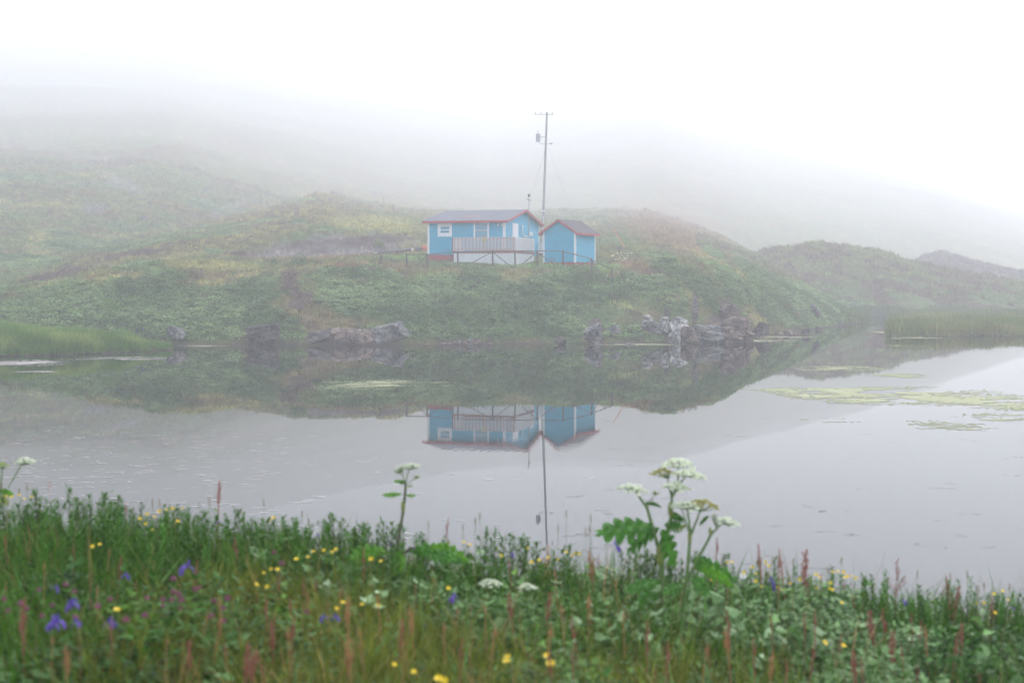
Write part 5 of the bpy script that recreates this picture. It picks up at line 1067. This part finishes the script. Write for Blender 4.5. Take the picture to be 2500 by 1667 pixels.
def hog_umbel(parent, c, rad, mt, base, seed, dens=1.0, flat=.42, tiltx=0):
    random.seed(seed); m = MB(); c = Vector(c); base = Vector(base); n = int(22 * dens); heads = []
    for k in range(n):
        r_ = math.sqrt((k + .5) / n) * rad; a = k * 2.39996 + random.uniform(-.2, .2)
        h = c + Vector((r_ * math.cos(a), r_ * math.sin(a), -flat * r_ * r_ / rad + random.uniform(-.004, .004) + tiltx * r_ * math.cos(a))); heads.append(h)
        sc = rad * .20
        for q in range(9):
            rr_ = math.sqrt(random.random()) * sc; aa = random.uniform(0, 6.283); m.blob((h.x + rr_ * math.cos(aa), h.y + rr_ * math.sin(aa), h.z - rr_ * rr_ / sc * .35 + random.uniform(-.001, .002)), sc * .32, sc * .32, sc * .3, seg=5, ring=2, jit=.25)
    u = m.build('umbel', M[mt], parent); m = MB()
    for h in heads: m.tube([base, (base * .45 + h * .55) - Vector((0, 0, rad * .06)), h], [.0016, .0012, .001], 4, cap=False)
    m.build('rays', M['stem'], u)
def hog_stem(parent, pts, r0, r1, mt='stem'):
    m = MB(); n = len(pts); m.tube(pts, [r0 + (r1 - r0) * i / (n - 1) for i in range(n)], 8); return m.build('stem', M[mt], parent)
def hogweed(D, base_px, label, stems, umbels, leaves, seed, sheaths=()):
    b = P(*base_px, D); g = float(gz(b.x, b.y)); b.z = g - .05; e = empty('hogweed', tuple(b)); tag(e, label, 'hogweed'); q = lambda px, py, dy=0.0: P(px, py, D + dy) - b
    for pts, r0, r1, mt in stems: hog_stem(e, [q(*p) for p in pts], r0, r1, mt)
    for i, (px, py, w, bx, by, mt, tl, dens, dy) in enumerate(umbels): hog_umbel(e, q(px, py, dy), w / 2 / F * D, mt, q(bx, by, dy), seed + i, dens, tiltx=tl)
    for i, (px, py, az, pitch, ln, wd, mt, dr) in enumerate(leaves):
        m = MB(); lobed_leaf(m, q(px, py), az, pitch, ln / F * D, wd / F * D, seed + 50 + i, droop=dr); m.build('leaf', M[mt], e)
    for px, py, ln, w in sheaths:
        m = MB(); c = q(px, py); m.blob(c, w / F * D / 2, w / F * D / 2, ln / F * D / 2, seg=8, ring=5); m.build('sheath', M['sheath'], e)
PI = math.pi
hogweed(6.2, (1618, 1500), 'tall left stem of the big hogweed with white umbels and drooping lobed leaves', 
  [([(1618, 1520), (1617, 1440), (1616, 1360), (1603, 1322), (1590, 1276), (1580, 1240), (1562, 1214), (1545, 1192)], .0125, .0035, 'stem'), ([(1616, 1362), (1626, 1310), (1639, 1258), (1640, 1228), (1641, 1196)], .010, .004, 'stem'), ([(1641, 1215), (1655, 1185), (1656, 1136)], .005, .003, 'stem'), ([(1643, 1210), (1662, 1178), (1676, 1160)], .005, .003, 'stem'), ([(1581, 1238), (1592, 1218), (1600, 1206)], .003, .0016, 'stem'), ([(1640, 1215), (1634, 1190), (1630, 1168)], .004, .0025, 'stem')],
  [(1542, 1182, 74, 1545, 1196, 'floret', -.1, 1.1, 0), (1600, 1199, 22, 1600, 1207, 'floret_green', 0, .5, 0), (1654, 1120, 78, 1656, 1140, 'floret', 0, 1.3, .05), (1616, 1144, 58, 1632, 1168, 'floret_old', .1, .9, .02), (1682, 1146, 78, 1677, 1162, 'floret', -.12, 1.3, -.03), (1652, 1178, 72, 1652, 1194, 'floret', -.1, 1.1, -.06)],
  [(1600, 1285, PI + .25, .15, 145, 84, 'bigleaf', .22), (1612, 1290, PI - .3, -.25, 80, 60, 'bigleaf', .5), (1615, 1292, -1.1, -.5, 66, 60, 'bigleaf', .7), (1622, 1282, -.2, .35, 48, 44, 'bigleaf', .4), (1634, 1262, .3, .35, 40, 40, 'bigleaf', .5), (1584, 1232, .2, .5, 36, 26, 'bigleaf', .7), (1586, 1228, PI - .4, .4, 12, 18, 'bigleaf', .5), (1616, 1420, PI + .2, .1, 90, 46, 'bigleaf', .3), (1612, 1440, -2.3, .1, 90, 50, 'bigleaf', .4)], 200, [(1637, 1243, 40, 14), (1612, 1352, 62, 22)])
hogweed(6.1, (1667, 1480), 'right stem of the big hogweed with two leaning branches and yellowing umbel', 
  [([(1667, 1500), (1670, 1457), (1677, 1411), (1681, 1360), (1684, 1320), (1686, 1304), (1682, 1270), (1677, 1240)], .010, .004, 'stem'), ([(1687, 1304), (1698, 1277), (1709, 1248)], .006, .0035, 'stem'), ([(1698, 1372), (1718, 1338), (1736, 1304), (1748, 1292), (1762, 1277)], .007, .0035, 'stem'), ([(1676, 1420), (1688, 1395), (1700, 1370)], .007, .006, 'stem'), ([(1682, 1300), (1672, 1265), (1664, 1240)], .004, .002, 'stem')],
  [(1676, 1224, 72, 1678, 1242, 'floret', -.1, 1.2, 0), (1716, 1220, 74, 1709, 1248, 'floret_old', -.1, .9, .03), (1776, 1264, 60, 1763, 1278, 'floret', -.15, 1.1, 0), (1744, 1256, 20, 1750, 1290, 'floret_green', 0, .4, 0)],
  [(1690, 1385, .15, .35, 115, 56, 'bigleaf', .7), (1685, 1372, .5, .3, 80, 46, 'bigleaf', .6), (1700, 1390, -.4, .2, 90, 44, 'bigleaf_light', .6), (1732, 1262, 2.6, -.1, 26, 30, 'bigleaf', .7), (1680, 1282, PI - .5, .1, 26, 18, 'sheath', .7), (1672, 1430, PI + .4, .2, 60, 40, 'bigleaf', .4), (1690, 1410, -1.2, .1, 80, 44, 'bigleaf', .4)], 300, [(1684, 1312, 34, 11), (1734, 1298, 24, 9)])
hogweed(6.3, (969, 1345), 'slim lone hogweed with one compact white umbel left of the power pole reflection',
  [([(968, 1370), (969, 1342), (976, 1296), (984, 1250), (988, 1216), (990, 1191), (989, 1178)], .0075, .005, 'stem_dark'), ([(989, 1180), (983, 1164), (980, 1148)], .003, .0022, 'stem'), ([(990, 1182), (994, 1162), (998, 1144)], .003, .0022, 'stem'), ([(992, 1184), (1006, 1172), (1017, 1164)], .002, .0016, 'stem')],
  [(982, 1136, 34, 980, 1150, 'floret', 0, .7, 0), (1007, 1132, 40, 999, 1146, 'floret', -.05, .8, 0), (969, 1147, 22, 980, 1156, 'floret_green', 0, .4, 0), (1018, 1161, 22, 1014, 1168, 'floret_green', 0, .4, 0), (1001, 1184, 22, 993, 1188, 'floret_green', 0, .4, 0)],
  [(982, 1206, PI + .1, .12, 46, 22, 'bigleaf_light', .15), (990, 1208, -.1, .1, 24, 16, 'bigleaf_light', .15), (985, 1174, PI, .1, 23, 13, 'bigleaf_light', .1), (990, 1178, PI - .6, .4, 14, 18, 'bigleaf_light', .3),
   (950, 1350, PI - .3, .25, 100, 44, 'bigleaf_light', .25), (930, 1350, PI + .6, .2, 80, 40, 'bigleaf_light', .2), (940, 1352, PI + .1, .1, 110, 46, 'bigleaf', .3), (1000, 1348, .2, .28, 100, 44, 'bigleaf', .25), (1010, 1350, .8, .22, 110, 48, 'bigleaf_light', .35), (1050, 1335, 0, .1, 90, 46, 'bigleaf_light', .5), (1060, 1345, -.5, .1, 80, 40, 'bigleaf', .4), (960, 1360, -1.2, .2, 90, 70, 'bigleaf_light', .3), (1030, 1352, -.5, .2, 90, 44, 'bigleaf', .3)], 400, [(984, 1236, 30, 12)])
hogweed(6.6, (6, 1230), 'hogweed cut by the left frame edge with a flat cream umbel',
  [([(-6, 1300), (0, 1225), (30, 1172), (55, 1130)], .005, .0025, 'stem'), ([(-4, 1240), (2, 1180), (6, 1140)], .005, .003, 'stem')],
  [(62, 1119, 50, 56, 1134, 'floret', 0, .9, 0), (2, 1130, 40, 5, 1144, 'floret_green', 0, .8, 0)], [(-4, 1200, .3, .2, 34, 26, 'bigleaf_light', .4), (-10, 1215, -.4, .1, 40, 30, 'sheath', .4)], 500)
for px, py, w, lab in ((1197, 1415, 56, 'low flat cream umbel, left of the pair in the middle meadow'), (1288, 1425, 48, 'low flat cream umbel, right of the pair in the middle meadow')):
    D, h, g = spot(px, py, .06); e = empty('umbel_plant', (h.x, h.y, g)); tag(e, lab, 'hogweed', 'pair of low cream umbels'); hog_stem(e, [Vector((0, 0, -.03)), Vector((0, 0, h.z - g - .05))], .004, .003); hog_umbel(e, (0, 0, h.z - g), w / 2 / F * D, 'floret', (0, 0, h.z - g - .05), 600 + px, 1.0)
# daisy and driftwood
D, h, g = spot(1250 + 1508 / 2.672, 1080 + 870 / 2.672); e = empty('daisy', tuple(h)); tag(e, 'single white daisy on the bank edge right of the big hogweed leaves', 'daisy'); m = MB(); m.tube([(0, 0, -.25), (0, 0, 0)], .0018, 4); m.build('stem', M['stem'], e); m = MB()
for k in range(16): a = k * .3927; m.strip([(0.002 * math.cos(a), .002 * math.sin(a), 0), (.011 * math.cos(a), .011 * math.sin(a), .003), (.016 * math.cos(a), .016 * math.sin(a), .001)], [.003, .005, .003], (-math.sin(a), math.cos(a), 0))
f = m.build('petals', M['daisy'], e); m = MB(); m.blob((0, 0, .002), .005, .005, .003, seg=8); m.build('centre', M['yellow_c'], f); e.rotation_euler = (.7, 0, 0)
D = 6.35; p = P(965, 1358, D); m = MB(); m.tube([(0, 0, -.02), P(985, 1352, D) - p, P(1003, 1338, D) - p, P(1018, 1336, D) - p], [.008, .008, .006, .003], 6); m.tube([P(985, 1352, D) - p, P(990, 1362, D) - p], [.006, .003], 5)
tag(m.build('stick', M['stick'], None, loc=tuple(p)), 'dark bent stick lying at the foot of the slim hogweed', 'stick')
# iris blooms on the far spit
for px, py, lab in ((334, 808, 'left pale purple iris on the grassy spit'), (350, 803, 'right pale purple iris on the grassy spit')):
    D = 77.5; o = copy_tree(irp); o.location = P(px, py, D); o.scale = (1.6,) * 3; tag(o, lab, 'iris', 'irises on the far spit')
# ------------------------------------------------------------------ haze
hz = MB(); hz.box(-1060, 1060, -150, 1300, -2.2, 214)
hm = bpy.data.materials.new('haze'); hm.use_nodes = True; hn = hm.node_tree; hn.nodes.clear()
pv = hn.nodes.new('ShaderNodeVolumePrincipled'); ho = hn.nodes.new('ShaderNodeOutputMaterial')
pv.inputs['Color'].default_value = (.977, .975, .996, 1); pv.inputs['Density'].default_value = 0.0028; pv.inputs['Anisotropy'].default_value = 0.4
hn.links.new(pv.outputs[0], ho.inputs['Volume'])
tag(hz.build('haze', hm), 'pale sea fog thickening over the hills', 'haze', kind='stuff')
